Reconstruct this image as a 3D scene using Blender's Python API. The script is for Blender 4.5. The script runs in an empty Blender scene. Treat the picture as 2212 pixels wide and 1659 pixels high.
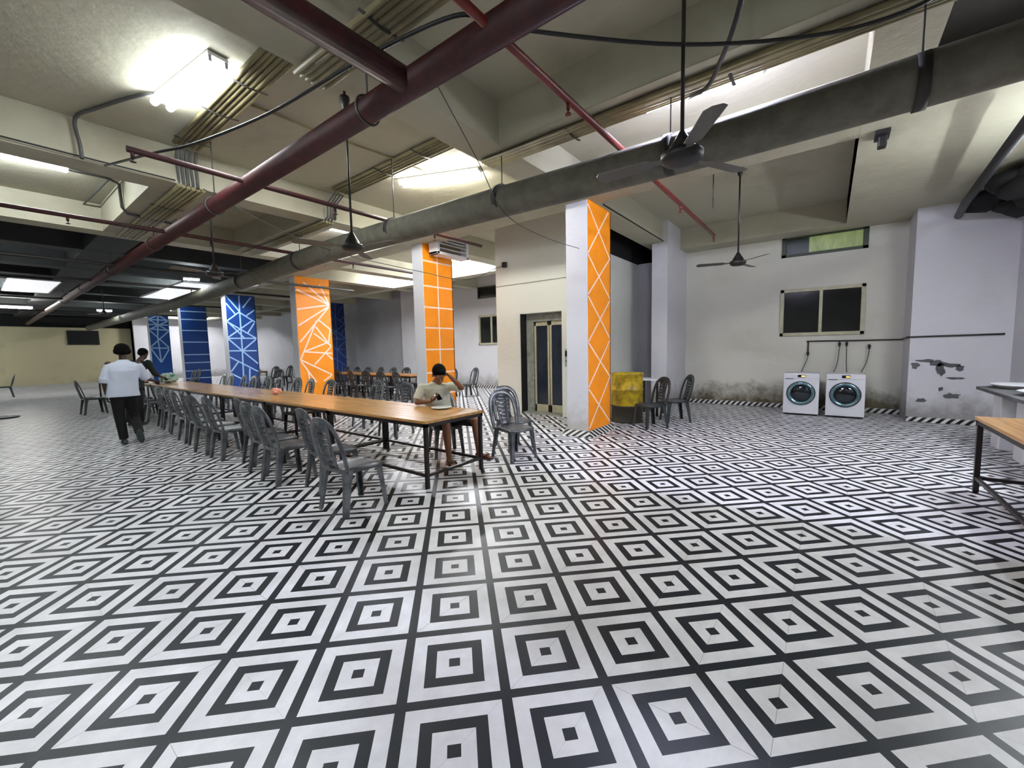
import bpy, bmesh, math, random
from mathutils import Vector, Matrix
R = random.Random(7)
S = bpy.context.scene
COL = S.collection
# ------------------------------------------------------------------ camera
cam_d = bpy.data.cameras.new('camera')
cam = bpy.data.objects.new('camera', cam_d)
COL.objects.link(cam)
S.camera = cam
cam_d.sensor_width = 36.0
cam_d.lens = 893.2272 / 2212 * 36
cam_d.clip_start = 0.05
cam_d.clip_end = 200
fw = Vector((0.79146211, 0.6052803, -0.08499114))
rt = Vector((0.60591369, -0.79525093, -0.02108455))
up = Vector((0.08035135, 0.03480967, 0.9961586))
m = Matrix((rt, up, -fw)).transposed().to_4x4()
m.translation = Vector((0, 0, 1.50894765))
cam.matrix_world = m
# ------------------------------------------------------------------ view and world
S.view_settings.view_transform = 'Standard'
S.view_settings.look = 'None'
S.view_settings.gamma = 1
S.view_settings.use_curve_mapping = False
S.view_settings.exposure = 1.45
W = bpy.data.worlds.new('world')
S.world = W
W.use_nodes = True
W.node_tree.nodes['Background'].inputs[0].default_value = (0.55, 0.6, 0.7, 1)
W.node_tree.nodes['Background'].inputs[1].default_value = 0.0
LAMP = 85.0          # radiance of the fluorescent tubes
# ------------------------------------------------------------------ helpers
def tag(o, label=None, cat=None, group=None, kind=None):
    if label: o['label'] = label
    if cat: o['category'] = cat
    if group: o['group'] = group
    if kind: o['kind'] = kind
    return o
def empty(name, loc, rz=0, label=None, cat=None, group=None):
    o = bpy.data.objects.new(name, None)
    COL.objects.link(o)
    o.location = loc
    o.rotation_euler = (0, 0, rz)
    o.empty_display_size = 0.2
    return tag(o, label, cat, group)
def obj(name, bm, mats, parent=None, smooth=False, keep=False):
    me = bpy.data.meshes.new(name)
    bmesh.ops.recalc_face_normals(bm, faces=bm.faces[:]) if not keep else None
    if smooth:
        for f in bm.faces: f.smooth = True
    bm.to_mesh(me)
    bm.free()
    for mm in (mats if isinstance(mats, (list, tuple)) else [mats]): me.materials.append(mm)
    o = bpy.data.objects.new(name, me)
    COL.objects.link(o)
    if parent: o.parent = parent
    if smooth == 'auto':
        try: me.set_sharp_from_angle(angle=math.radians(40))
        except Exception: pass
    return o
def copy_tree(o, parent=None):
    c = o.copy()
    COL.objects.link(c)
    c.parent = parent
    for ch in o.children: copy_tree(ch, c)
    return c
def box(bm, x0, y0, z0, x1, y1, z1, mi=0, bev=0):
    r = bmesh.ops.create_cube(bm, size=1)
    vs = r['verts']
    for v in vs:
        v.co = Vector((x0 + (v.co.x + .5) * (x1 - x0), y0 + (v.co.y + .5) * (y1 - y0), z0 + (v.co.z + .5) * (z1 - z0)))
    fs = {f for v in vs for f in v.link_faces}
    for f in fs: f.material_index = mi
    if bev:
        es = {e for v in vs for e in v.link_edges}
        rr = bmesh.ops.bevel(bm, geom=list(es), offset=bev, segments=2, affect='EDGES', profile=.6)
        for f in rr['faces']: f.material_index = mi
def quad(bm, pts, mi=0):
    f = bm.faces.new([bm.verts.new(p) for p in pts])
    f.material_index = mi
    return f
def frame_of(d):
    d = d.normalized()
    a = Vector((0, 0, 1)) if abs(d.z) < .95 else Vector((1, 0, 0))
    x = d.cross(a).normalized()
    return x, d.cross(x).normalized()
def tube(bm, pts, r, seg=10, caps=True, mi=0):
    pts = [Vector(p) for p in pts]
    rs = r if isinstance(r, (list, tuple)) else [r] * len(pts)
    rings = []
    px = None
    for i, p in enumerate(pts):
        d = (pts[min(i + 1, len(pts) - 1)] - pts[max(i - 1, 0)])
        x, y = frame_of(d)
        if px is not None:
            dn = d.normalized()
            x = (px - dn * px.dot(dn)).normalized()
            y = dn.cross(x)
        px = x
        rings.append([bm.verts.new(p + (x * math.cos(a) + y * math.sin(a)) * rs[i]) for a in [2 * math.pi * k / seg for k in range(seg)]])
    for a, b in zip(rings, rings[1:]):
        for k in range(seg):
            f = bm.faces.new((a[k], a[(k + 1) % seg], b[(k + 1) % seg], b[k]))
            f.material_index = mi
            f.smooth = True
    if caps:
        for rg in (rings[0][::-1], rings[-1]):
            f = bm.faces.new(rg)
            f.material_index = mi
def lathe(bm, prof, seg=24, c=(0, 0, 0), mi=0, axis='z'):
    rings = []
    for r, z in prof:
        ring = []
        for k in range(seg):
            a = 2 * math.pi * k / seg
            p = (r * math.cos(a), r * math.sin(a), z)
            if axis == 'x': p = (z, p[0], p[1])
            ring.append(bm.verts.new((c[0] + p[0], c[1] + p[1], c[2] + p[2])))
        rings.append(ring)
    for a, b in zip(rings, rings[1:]):
        for k in range(seg):
            f = bm.faces.new((a[k], a[(k + 1) % seg], b[(k + 1) % seg], b[k]))
            f.material_index = mi
            f.smooth = True
    for rg in (rings[0][::-1], rings[-1]):
        try: bm.faces.new(rg).material_index = mi
        except Exception: pass
def smoothpts(pts, n=6):
    pts = [Vector(p) for p in pts]
    out = []
    for i in range(len(pts) - 1):
        p0, p1, p2, p3 = pts[max(i - 1, 0)], pts[i], pts[i + 1], pts[min(i + 2, len(pts) - 1)]
        for k in range(n):
            t = k / n
            out.append(.5 * ((2 * p1) + (-p0 + p2) * t + (2 * p0 - 5 * p1 + 4 * p2 - p3) * t * t + (-p0 + 3 * p1 - 3 * p2 + p3) * t ** 3))
    out.append(pts[-1])
    return out
def ribbon(bm, pts, nrm, w, t, mi=0):
    """flat strip along pts: w wide across (path x normal), t thick along the normal"""
    pts = [Vector(p) for p in pts]
    rings = []
    for i, p in enumerate(pts):
        d = (pts[min(i + 1, len(pts) - 1)] - pts[max(i - 1, 0)]).normalized()
        n = Vector(nrm[i] if isinstance(nrm[0], (tuple, list, Vector)) else nrm).normalized()
        s = d.cross(n).normalized()
        n = s.cross(d).normalized()
        ww = (w[i] if isinstance(w, (list, tuple)) else w) / 2
        tt = t / 2
        rings.append([bm.verts.new(p + s * a * ww + n * b * tt) for a, b in ((-1, -.4), (-.8, -1), (.8, -1), (1, -.4), (1, .4), (.8, 1), (-.8, 1), (-1, .4))])
    for a, b in zip(rings, rings[1:]):
        for k in range(8):
            f = bm.faces.new((a[k], a[(k + 1) % 8], b[(k + 1) % 8], b[k]))
            f.material_index = mi
            f.smooth = True
    bm.faces.new(rings[0][::-1])
    bm.faces.new(rings[-1])
# ------------------------------------------------------------------ materials
def srgb(*c):
    return tuple(((v / 255) / 12.92 if v / 255 <= .04045 else ((v / 255 + .055) / 1.055) ** 2.4) for v in c) + (1,)
def mat(name, col, rough=.5, metal=0.0, noise=0.0, nscale=8.0, bump=0.0, bscale=40.0, emit=None, es=0, coat=0, spec=.5, col2=None, stretch=None):
    mt = bpy.data.materials.new(name)
    mt.use_nodes = True
    nt = mt.node_tree
    b = nt.nodes['Principled BSDF']
    b.inputs['Base Color'].default_value = col
    b.inputs['Roughness'].default_value = rough
    b.inputs['Metallic'].default_value = metal
    b.inputs['Specular IOR Level'].default_value = spec
    b.inputs['Coat Weight'].default_value = coat
    if emit:
        b.inputs['Emission Color'].default_value = emit
        b.inputs['Emission Strength'].default_value = es
    tc = nt.nodes.new('ShaderNodeTexCoord')
    if noise:
        n = nt.nodes.new('ShaderNodeTexNoise')
        n.inputs['Scale'].default_value = nscale
        n.inputs['Detail'].default_value = 6
        n.inputs['Roughness'].default_value = .6
        src = tc.outputs['Object']
        if stretch:
            mp = nt.nodes.new('ShaderNodeMapping')
            mp.inputs['Scale'].default_value = stretch
            nt.links.new(src, mp.inputs[0])
            src = mp.outputs[0]
        nt.links.new(src, n.inputs['Vector'])
        cr = nt.nodes.new('ShaderNodeValToRGB')
        c2 = col2 or tuple(v * (1 - noise) for v in col[:3]) + (1,)
        cr.color_ramp.elements[0].position = .3
        cr.color_ramp.elements[0].color = c2
        cr.color_ramp.elements[1].position = .62
        cr.color_ramp.elements[1].color = col
        nt.links.new(n.outputs['Fac'], cr.inputs[0])
        nt.links.new(cr.outputs[0], b.inputs['Base Color'])
    if bump:
        n2 = nt.nodes.new('ShaderNodeTexNoise')
        n2.inputs['Scale'].default_value = bscale
        n2.inputs['Detail'].default_value = 4
        nt.links.new(tc.outputs['Object'], n2.inputs['Vector'])
        bp = nt.nodes.new('ShaderNodeBump')
        bp.inputs['Strength'].default_value = bump
        bp.inputs['Distance'].default_value = .02
        nt.links.new(n2.outputs['Fac'], bp.inputs['Height'])
        nt.links.new(bp.outputs[0], b.inputs['Normal'])
    return mt
def plaster(name, col, stain, stain_amt=.5, foot=None, rough=.75):
    """painted plaster: broad stains, fine speckle, uneven trowel marks, optional damp band at the foot"""
    mt = bpy.data.materials.new(name)
    mt.use_nodes = True
    nt = mt.node_tree
    L = nt.links
    b = nt.nodes['Principled BSDF']
    b.inputs['Roughness'].default_value = rough
    g = nt.nodes.new('ShaderNodeNewGeometry')
    n1 = nt.nodes.new('ShaderNodeTexNoise'); n1.inputs['Scale'].default_value = .55; n1.inputs['Detail'].default_value = 9; n1.inputs['Roughness'].default_value = .62
    L.new(g.outputs['Position'], n1.inputs['Vector'])
    r1 = nt.nodes.new('ShaderNodeMapRange'); r1.inputs[1].default_value = .5; r1.inputs[2].default_value = .78; r1.inputs[3].default_value = 0; r1.inputs[4].default_value = stain_amt
    L.new(n1.outputs['Fac'], r1.inputs[0])
    mx = nt.nodes.new('ShaderNodeMix'); mx.data_type = 'RGBA'
    mx.inputs['A'].default_value = col; mx.inputs['B'].default_value = stain
    L.new(r1.outputs[0], mx.inputs['Factor'])
    out = mx.outputs['Result']
    n2 = nt.nodes.new('ShaderNodeTexNoise'); n2.inputs['Scale'].default_value = 3.2; n2.inputs['Detail'].default_value = 8; n2.inputs['Roughness'].default_value = .7
    L.new(g.outputs['Position'], n2.inputs['Vector'])
    if foot:
        sx = nt.nodes.new('ShaderNodeSeparateXYZ'); L.new(g.outputs['Position'], sx.inputs[0])
        ad = nt.nodes.new('ShaderNodeMath'); ad.operation = 'MULTIPLY_ADD'; ad.inputs[1].default_value = -1.1; 
        L.new(n2.outputs['Fac'], ad.inputs[0]); L.new(sx.outputs['Z'], ad.inputs[2])
        r2 = nt.nodes.new('ShaderNodeMapRange'); r2.inputs[1].default_value = -.42; r2.inputs[2].default_value = .02; r2.inputs[3].default_value = 1; r2.inputs[4].default_value = 0
        L.new(ad.outputs[0], r2.inputs[0])
        m2 = nt.nodes.new('ShaderNodeMix'); m2.data_type = 'RGBA'; m2.inputs['B'].default_value = foot
        L.new(r2.outputs[0], m2.inputs['Factor']); L.new(out, m2.inputs['A'])
        out = m2.outputs['Result']
    r3 = nt.nodes.new('ShaderNodeMapRange'); r3.inputs[1].default_value = .66; r3.inputs[2].default_value = .76; r3.inputs[3].default_value = 0; r3.inputs[4].default_value = .3
    L.new(n2.outputs['Fac'], r3.inputs[0])
    m3 = nt.nodes.new('ShaderNodeMix'); m3.data_type = 'RGBA'; m3.inputs['B'].default_value = stain
    L.new(r3.outputs[0], m3.inputs['Factor']); L.new(out, m3.inputs['A'])
    L.new(m3.outputs['Result'], b.inputs['Base Color'])
    n4 = nt.nodes.new('ShaderNodeTexNoise'); n4.inputs['Scale'].default_value = 9; n4.inputs['Detail'].default_value = 7
    L.new(g.outputs['Position'], n4.inputs['Vector'])
    bp = nt.nodes.new('ShaderNodeBump'); bp.inputs['Strength'].default_value = .35; bp.inputs['Distance'].default_value = .02
    L.new(n4.outputs['Fac'], bp.inputs['Height']); L.new(bp.outputs[0], b.inputs['Normal'])
    return mt
def floor_material():
    mt = bpy.data.materials.new('patterned_tiles')
    mt.use_nodes = True
    nt = mt.node_tree
    L = nt.links
    b = nt.nodes['Principled BSDF']
    g = nt.nodes.new('ShaderNodeNewGeometry')
    q = math.sqrt(.5) / .45
    def M(op, *a, **k):
        n = nt.nodes.new('ShaderNodeMath'); n.operation = op
        for i, v in enumerate(a):
            if isinstance(v, (int, float)): n.inputs[i].default_value = v
            else: L.new(v, n.inputs[i])
        return n.outputs[0]
    sx = nt.nodes.new('ShaderNodeSeparateXYZ'); L.new(g.outputs['Position'], sx.inputs[0])
    X, Y = sx.outputs['X'], sx.outputs['Y']
    u = M('ADD', M('MULTIPLY', M('SUBTRACT', X, Y), q), 0.122927 + .5)
    v = M('ADD', M('MULTIPLY', M('ADD', X, Y), q), -3.242416 + .5)
    fu, fv = M('FLOOR', u), M('FLOOR', v)
    a = M('ABSOLUTE', M('SUBTRACT', M('SUBTRACT', u, fu), .5))
    c = M('ABSOLUTE', M('SUBTRACT', M('SUBTRACT', v, fv), .5))
    mxx = M('MAXIMUM', a, c)
    ramp = nt.nodes.new('ShaderNodeValToRGB')
    ramp.color_ramp.interpolation = 'CONSTANT'
    e = ramp.color_ramp.elements
    e[0].position = 0; e[0].color = (0, 0, 0, 1)
    e[1].position = .056; e[1].color = (1, 1, 1, 1)
    for p, k in ((.19, 0), (.303, 1), (.447, 0)):
        n = e.new(p); n.color = (k, k, k, 1)
    L.new(mxx, ramp.inputs[0])
    # mitre joints on some tiles, one diagonal each
    wn = nt.nodes.new('ShaderNodeTexWhiteNoise'); wn.noise_dimensions = '2D'
    cb = nt.nodes.new('ShaderNodeCombineXYZ'); L.new(fu, cb.inputs[0]); L.new(fv, cb.inputs[1]); L.new(cb.outputs[0], wn.inputs['Vector'])
    diag = M('LESS_THAN', M('ABSOLUTE', M('SUBTRACT', a, c)), .0035)
    sgn = M('MULTIPLY', M('SUBTRACT', M('SUBTRACT', u, fu), .5), M('SUBTRACT', M('SUBTRACT', v, fv), .5))
    one = M('COMPARE', M('GREATER_THAN', sgn, 0), M('GREATER_THAN', wn.outputs['Value'], .5), .1)
    amt = M('MULTIPLY', M('MULTIPLY', diag, one), M('MULTIPLY', M('FRACT', M('MULTIPLY', wn.outputs['Value'], 7.3)), .75))
    n1 = nt.nodes.new('ShaderNodeTexNoise'); n1.inputs['Scale'].default_value = 2.3; n1.inputs['Detail'].default_value = 9; n1.inputs['Roughness'].default_value = .68
    L.new(g.outputs['Position'], n1.inputs['Vector'])
    def ramp2(fac, c0, c1, p0=.35, p1=.65):
        r = nt.nodes.new('ShaderNodeValToRGB')
        r.color_ramp.elements[0].position = p0; r.color_ramp.elements[0].color = c0
        r.color_ramp.elements[1].position = p1; r.color_ramp.elements[1].color = c1
        L.new(fac, r.inputs[0]); return r.outputs[0]
    def mix(f, A, B):
        m_ = nt.nodes.new('ShaderNodeMix'); m_.data_type = 'RGBA'
        for s, t in ((f, 'Factor'), (A, 'A'), (B, 'B')):
            if isinstance(s, (int, float, tuple)): m_.inputs[t].default_value = s
            else: L.new(s, m_.inputs[t])
        return m_.outputs['Result']
    white = ramp2(n1.outputs['Fac'], srgb(212, 210, 212), srgb(240, 239, 242))
    dark = ramp2(n1.outputs['Fac'], srgb(5, 12, 22), srgb(14, 23, 33))
    base = mix(ramp.outputs[0], dark, white)
    base = mix(amt, base, srgb(60, 58, 60))
    L.new(base, b.inputs['Base Color'])
    rr = ramp2(n1.outputs['Fac'], (.46, .46, .46, 1), (.36, .36, .36, 1))
    L.new(rr, b.inputs['Roughness'])
    b.inputs['Specular IOR Level'].default_value = .36
    return mt
def wood(name, c1, c2, c3, axis='Y'):
    mt = bpy.data.materials.new(name)
    mt.use_nodes = True
    nt = mt.node_tree
    L = nt.links
    b = nt.nodes['Principled BSDF']
    tc = nt.nodes.new('ShaderNodeTexCoord')
    mp = nt.nodes.new('ShaderNodeMapping')
    mp.inputs['Scale'].default_value = (34, .9, 5) if axis == 'Y' else (.9, 34, 5)
    L.new(tc.outputs['Object'], mp.inputs[0])
    n = nt.nodes.new('ShaderNodeTexNoise'); n.inputs['Scale'].default_value = 1.0; n.inputs['Detail'].default_value = 8; n.inputs['Roughness'].default_value = .65
    L.new(mp.outputs[0], n.inputs['Vector'])
    r = nt.nodes.new('ShaderNodeValToRGB')
    r.color_ramp.elements[0].position = .3; r.color_ramp.elements[0].color = c1
    r.color_ramp.elements[1].position = .7; r.color_ramp.elements[1].color = c3
    e = r.color_ramp.elements.new(.5); e.color = c2
    L.new(n.outputs['Fac'], r.inputs[0])
    L.new(r.outputs[0], b.inputs['Base Color'])
    b.inputs['Roughness'].default_value = .22
    return mt
M_FLOOR = floor_material()
M_CEIL = plaster('ceiling_paint', srgb(176, 172, 152), srgb(120, 112, 90), .6)
M_CEILSHADE = plaster('shade_dark_ceiling_paint', srgb(44, 47, 47), srgb(26, 28, 27), .6)  # shade of the unlit far coffers put into the colour
M_CORNERSHADE = plaster('shade_painted_plaster', srgb(34, 29, 26), srgb(20, 18, 16), .6)  # darkness of the unlit right-hand coffer painted into the plaster
M_CEILLIT = plaster('lit_patch_ceiling_paint', srgb(215, 218, 218), srgb(180, 180, 178), .2)  # white colour standing in for lamplight on slab patches
M_WALL = plaster('cream_wall_paint', srgb(206, 204, 192), srgb(160, 154, 130), .35, foot=srgb(92, 84, 62))
M_WALLW = plaster('white_wall_paint', srgb(205, 204, 208), srgb(165, 162, 160), .35, foot=srgb(150, 148, 146))
M_LIFT = plaster('ivory_stone_cladding', srgb(216, 217, 208), srgb(190, 188, 174), .3, rough=.5)
M_FAR = plaster('ochre_cream_paint', srgb(168, 160, 128), srgb(96, 100, 78), .7)
M_PIL = plaster('white_pillar_paint', srgb(218, 218, 224), srgb(180, 178, 176), .2, foot=srgb(190, 186, 180))
M_ORANGE = mat('orange_paint', srgb(255, 152, 14), .5, noise=.12, nscale=3)
M_BLUE = mat('blue_paint', srgb(6, 60, 138), .5, noise=.15, nscale=3)
M_BLUE2 = mat('bright_blue_paint', srgb(12, 80, 165), .5, noise=.15, nscale=3)
M_NAVY = mat('navy_paint', srgb(4, 34, 92), .5, noise=.15, nscale=3)
M_LINE = mat('pale_painted_line', srgb(255, 222, 210), .5)
M_LINEB = mat('pale_blue_line', srgb(170, 205, 240), .5)
M_RED = mat('red_oxide_pipe_paint', srgb(64, 15, 17), .55, noise=.4, nscale=9, col2=srgb(38, 11, 12))
M_RED2 = mat('bright_red_pipe_paint', srgb(112, 26, 18), .4, noise=.4, nscale=9)
M_DUCT = mat('dusty_grey_pipe', srgb(108, 105, 92), .75, noise=.35, nscale=6, bump=.2)
M_STRAP = mat('dark_strap_metal', srgb(40, 38, 34), .6)
M_BLACK = mat('black_cable_rubber', srgb(18, 18, 20), .5)
M_WIRE = mat('thin_grey_wire', srgb(66, 64, 58), .6)
M_COND = mat('yellowed_conduit', srgb(140, 130, 94), .6, noise=.3, nscale=3, col2=srgb(108, 98, 68))
M_GCOND = mat('dark_grey_conduit', srgb(84, 84, 84), .5, noise=.3)
M_METAL = mat('black_steel', srgb(26, 24, 24), .38, metal=.3, noise=.3, nscale=12, col2=srgb(44, 28, 22))
M_CHAIR = mat('grey_metallic_plastic', srgb(112, 114, 118), .3, metal=.55, noise=.35, nscale=7, col2=srgb(62, 66, 70))
M_CHAIRD = mat('dark_grey_plastic', srgb(58, 62, 64), .35, metal=.3, noise=.35, nscale=7)
M_WOOD = wood('honey_wood', srgb(158, 112, 58), srgb(184, 136, 76), srgb(200, 154, 92))
M_WOODX = wood('brown_wood', srgb(128, 80, 28), srgb(166, 110, 46), srgb(190, 136, 66), 'X')
M_WHITE = mat('white_enamel', srgb(226, 226, 230), .25)
M_GREYW = mat('cool_grey_plastic', srgb(150, 156, 160), .3)
M_CHROME = mat('brushed_chrome_ring', srgb(120, 150, 158), .18, metal=.8)
M_GLASS = mat('dark_door_glass', srgb(10, 18, 26), .06, spec=.7)
M_WGLASS = mat('black_window_glass', srgb(14, 16, 18), .1, spec=.6)
M_LGLASS = mat('blue_lift_glass', srgb(38, 46, 60), .18, noise=.5, nscale=3, stretch=(1, 1, .4), spec=.6)
M_CREAM = mat('cream_window_frame', srgb(182, 178, 150), .5, noise=.2)
M_GREEN = mat('dark_green_frame', srgb(52, 66, 48), .5, noise=.3)
M_DARK = mat('dark_void_paint', srgb(10, 10, 10), .9)
M_DGREY = mat('smoky_grey_plaster', srgb(96, 96, 98), .8, noise=.5, nscale=1.5)
M_MGREY = plaster('pale_grey_wall_paint', srgb(158, 157, 160), srgb(120, 118, 118), .4)
M_STONE = mat('grey_stone_frame', srgb(150, 151, 142), .5, noise=.5, nscale=9)
M_FAN = mat('fan_brown_enamel', srgb(22, 19, 19), .45)
M_BLADE = mat('fan_blade_paint', srgb(82, 78, 72), .4)
M_SKIN = mat('brown_skin', srgb(128, 84, 58), .55, noise=.15, nscale=12)
M_SKIND = mat('deep_brown_skin', srgb(70, 46, 36), .55)
M_HAIR = mat('black_hair', srgb(9, 7, 6), .95, spec=.15, bump=.5, bscale=90)
M_TEE = mat('cream_tshirt_cloth', srgb(214, 214, 196), .85, noise=.12, nscale=6, bump=.3, bscale=18)
M_SHORT = mat('black_shorts_cloth', srgb(20, 20, 22), .8, bump=.3, bscale=18)
M_SHIRT = mat('pale_blue_shirt_cloth', srgb(206, 214, 232), .85, bump=.35, bscale=14)
M_TROUS = mat('black_trouser_cloth', srgb(8, 8, 9), .9, bump=.3, bscale=14)
M_DGREEN = mat('dark_green_shirt_cloth', srgb(22, 32, 30), .9, bump=.3)
M_SANDAL = mat('brown_sandal_rubber', srgb(84, 52, 44), .6)
M_SOLE = mat('dark_shoe_rubber', srgb(58, 66, 66), .6)
M_YELLOW = mat('worn_yellow_paint', srgb(196, 168, 22), .45, noise=.7, nscale=7, col2=srgb(98, 74, 18), bump=.4, bscale=9)
M_YDARK = mat('sooty_drum_base', srgb(48, 42, 24), .6, noise=.6, nscale=6)
M_PINK = mat('crumpled_pink_paper', srgb(236, 170, 150), .8)
M_PLATE = mat('white_plate', srgb(232, 230, 224), .35)
M_BAG = mat('white_green_plastic', srgb(190, 205, 195), .3, noise=.9, nscale=9, col2=srgb(30, 110, 70))
M_AMBER = mat('amber_display', srgb(255, 170, 70), .4, emit=srgb(255, 170, 70), es=2.2)
def tubemat(name, c, s):
    return mat(name, srgb(255, 255, 255), .5, emit=c, es=s)
M_TUBE = tubemat('fluorescent_tube', (.90, .97, 1.0, 1), LAMP)
M_TUBEV = tubemat('violet_white_tube', (.86, .88, 1.0, 1), LAMP * 1.0)
M_TUBEW = tubemat('warm_white_tube', (1.0, .99, .92, 1), LAMP * .8)
# ------------------------------------------------------------------ setting
M_TUBED = tubemat('dim_white_tube', (.90, .97, 1.0, 1), LAMP * .35)
M_TUBEM = tubemat('medium_white_tube', (.92, .97, 1.0, 1), LAMP * .5)
M_TUBEL = tubemat('lavender_tube', (.72, .74, 1.0, 1), LAMP * 2.8)
M_TUBEX = tubemat('strong_white_tube', (.92, .95, 1.0, 1), LAMP * 2.2)
def struct(name, bm, mats, parent=None, smooth=False):
    o = obj(name, bm, mats, parent, smooth)
    if not parent: o['kind'] = 'structure'
    return o
bm = bmesh.new(); box(bm, -7, -2.6, -.12, 14, 37, 0); struct('floor', bm, M_FLOOR)
SOF, SLAB = 3.87, 4.35
FARB = ((13.05, 13.45), (15.9, 16.3), (18.8, 19.2), (21.7, 22.1), (24.7, 25.1), (27.6, 28.0), (30.5, 30.9), (33.4, 33.8))
bm = bmesh.new()
box(bm, -7, -2.6, SLAB, 14, 11.1, SLAB + .15)
box(bm, 5.97, 11.1, SLAB, 14, 37, SLAB + .15)
for y0, y1 in ((-.62, -.2), (3.12, 3.57), (7.2, 7.62), (10.9, 11.32), )+ FARB:
    box(bm, -7 if y0 < 12 else 5.98, y0, SOF, 14, y1, SLAB + .02)
box(bm, 6.45, -2.6, SOF + .004, 11.6, -.2, SLAB + .01)
for x0, x1, y0, y1 in ((3.93, 4.33, -2.6, 3.2), (5.97, 6.5, -2.6, 37), (1.72, 2.36, 7.5, 11), (3.9, 4.42, 7.5, 11), (10.9, 11.6, -2.6, 3.3), (-2.4, -1.9, -2.6, 11), (9.9, 10.3, 7.5, 37)):
    box(bm, x0, y0, SOF + .003, x1, y1, SLAB + .01)
struct('ceiling', bm, M_CEIL)
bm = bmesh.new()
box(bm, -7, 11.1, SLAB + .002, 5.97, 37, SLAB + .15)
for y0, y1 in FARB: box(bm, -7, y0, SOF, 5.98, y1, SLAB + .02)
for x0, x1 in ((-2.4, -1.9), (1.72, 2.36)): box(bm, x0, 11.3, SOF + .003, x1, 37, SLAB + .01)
struct('ceiling_far', bm, M_CEILSHADE)
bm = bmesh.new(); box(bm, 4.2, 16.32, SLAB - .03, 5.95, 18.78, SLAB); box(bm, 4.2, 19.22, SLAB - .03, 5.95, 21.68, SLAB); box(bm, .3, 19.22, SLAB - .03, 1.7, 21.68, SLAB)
struct('trim_lit_ceiling_patches', bm, M_CEILLIT)  # white sheets paint the lamplit patches of the slab
bm = bmesh.new(); box(bm, 2.0, -2.45, SLAB - .004, 5.968, -.63, SLAB + .01); box(bm, 4.335, -2.45, SOF + .02, 4.34, -.63, SLAB); box(bm, 3.92, -2.45, SOF - .004, 4.335, -.66, SOF + .01); struct('trim_shade_ceiling_corner', bm, M_CORNERSHADE)  # dark sheets paint the shade of the unlit coffer
def wall(name, boxes, m=M_WALL):
    bm = bmesh.new()
    for b in boxes: box(bm, *b)
    return struct(name, bm, m)
H = SLAB + .02
# washing-machine wall (x = 11.5) with its two window openings
wall('wall_right', [(11.5, -1.3, 0, 11.7, 3.4, 1.66), (11.5, .92, 1.66, 11.7, 3.4, H), (11.5, -1.3, 1.66, 11.7, -.59, H), (11.5, -.59, 2.72, 11.7, .92, 3.44), (11.5, -.59, 3.9, 11.7, .92, H)])
wall('wall_corner_pier', [(10.6, -2.6, 0, 11.6, -1.2, H)], M_WALLW)
wall('wall_sink_side', [(-7, -2.6, 0, 10.6, -2.45, H)], M_WALLW)
wall('wall_corner_column', [(9.9, 3.0, 0, 11.6, 3.36, H)], M_WALLW)
wall('wall_recess_back', [(10.75, 3.36, 0, 10.9, 4.0, 3.62)], M_MGREY)
# lift block with recessed doorway
wall('wall_lift', [(7.79, 5.66, 0, 8.05, 6.38, H), (7.79, 4.0, 0, 8.05, 4.58, H), (7.79, 4.58, 2.3, 8.05, 5.66, H), (8.05, 4.0, 0, 10.75, 4.12, 3.6), (8.05, 6.26, 0, 12.2, 6.38, H)], M_LIFT)
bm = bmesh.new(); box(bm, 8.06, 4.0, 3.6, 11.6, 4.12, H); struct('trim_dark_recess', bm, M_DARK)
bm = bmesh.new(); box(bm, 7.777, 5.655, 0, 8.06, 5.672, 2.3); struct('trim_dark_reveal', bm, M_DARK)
bm = bmesh.new(); box(bm, 7.778, 4.3, 2.98, 7.792, 6.38, 2.995); struct('trim_lift_groove', bm, M_STONE)
wall('wall_back', [(12.2, 6.3, 0, 12.4, 9.6, H), (12.2, 10.9, 0, 12.4, 37, H), (12.2, 9.6, 0, 12.4, 10.9, 1.68), (12.2, 9.6, 2.82, 12.4, 10.9, 3.46), (12.2, 9.6, 3.9, 12.4, 10.9, H)], M_WALLW)
wall('wall_back_pilaster', [(11.85, 14.3, 0, 12.2, 15.2, H)], M_WALLW)
wall('wall_grey_panel', [(11.95, 15.2, 0, 12.2, 21.5, H)], M_MGREY)
wall('wall_left', [(-7.15, -2.6, 0, -7, 37, H)], M_WALL)
wall('wall_far', [(-7, 36.0, 0, 6.5, 36.2, 3.32)], M_FAR)
wall('wall_far_corner', [(6.5, 35.2, 0, 12.2, 35.4, H)], M_WALLW)
bm = bmesh.new(); box(bm, -7, 36.1, 3.32, 6.5, 36.2, H); struct('trim_far_dark_band', bm, M_DARK)
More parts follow.
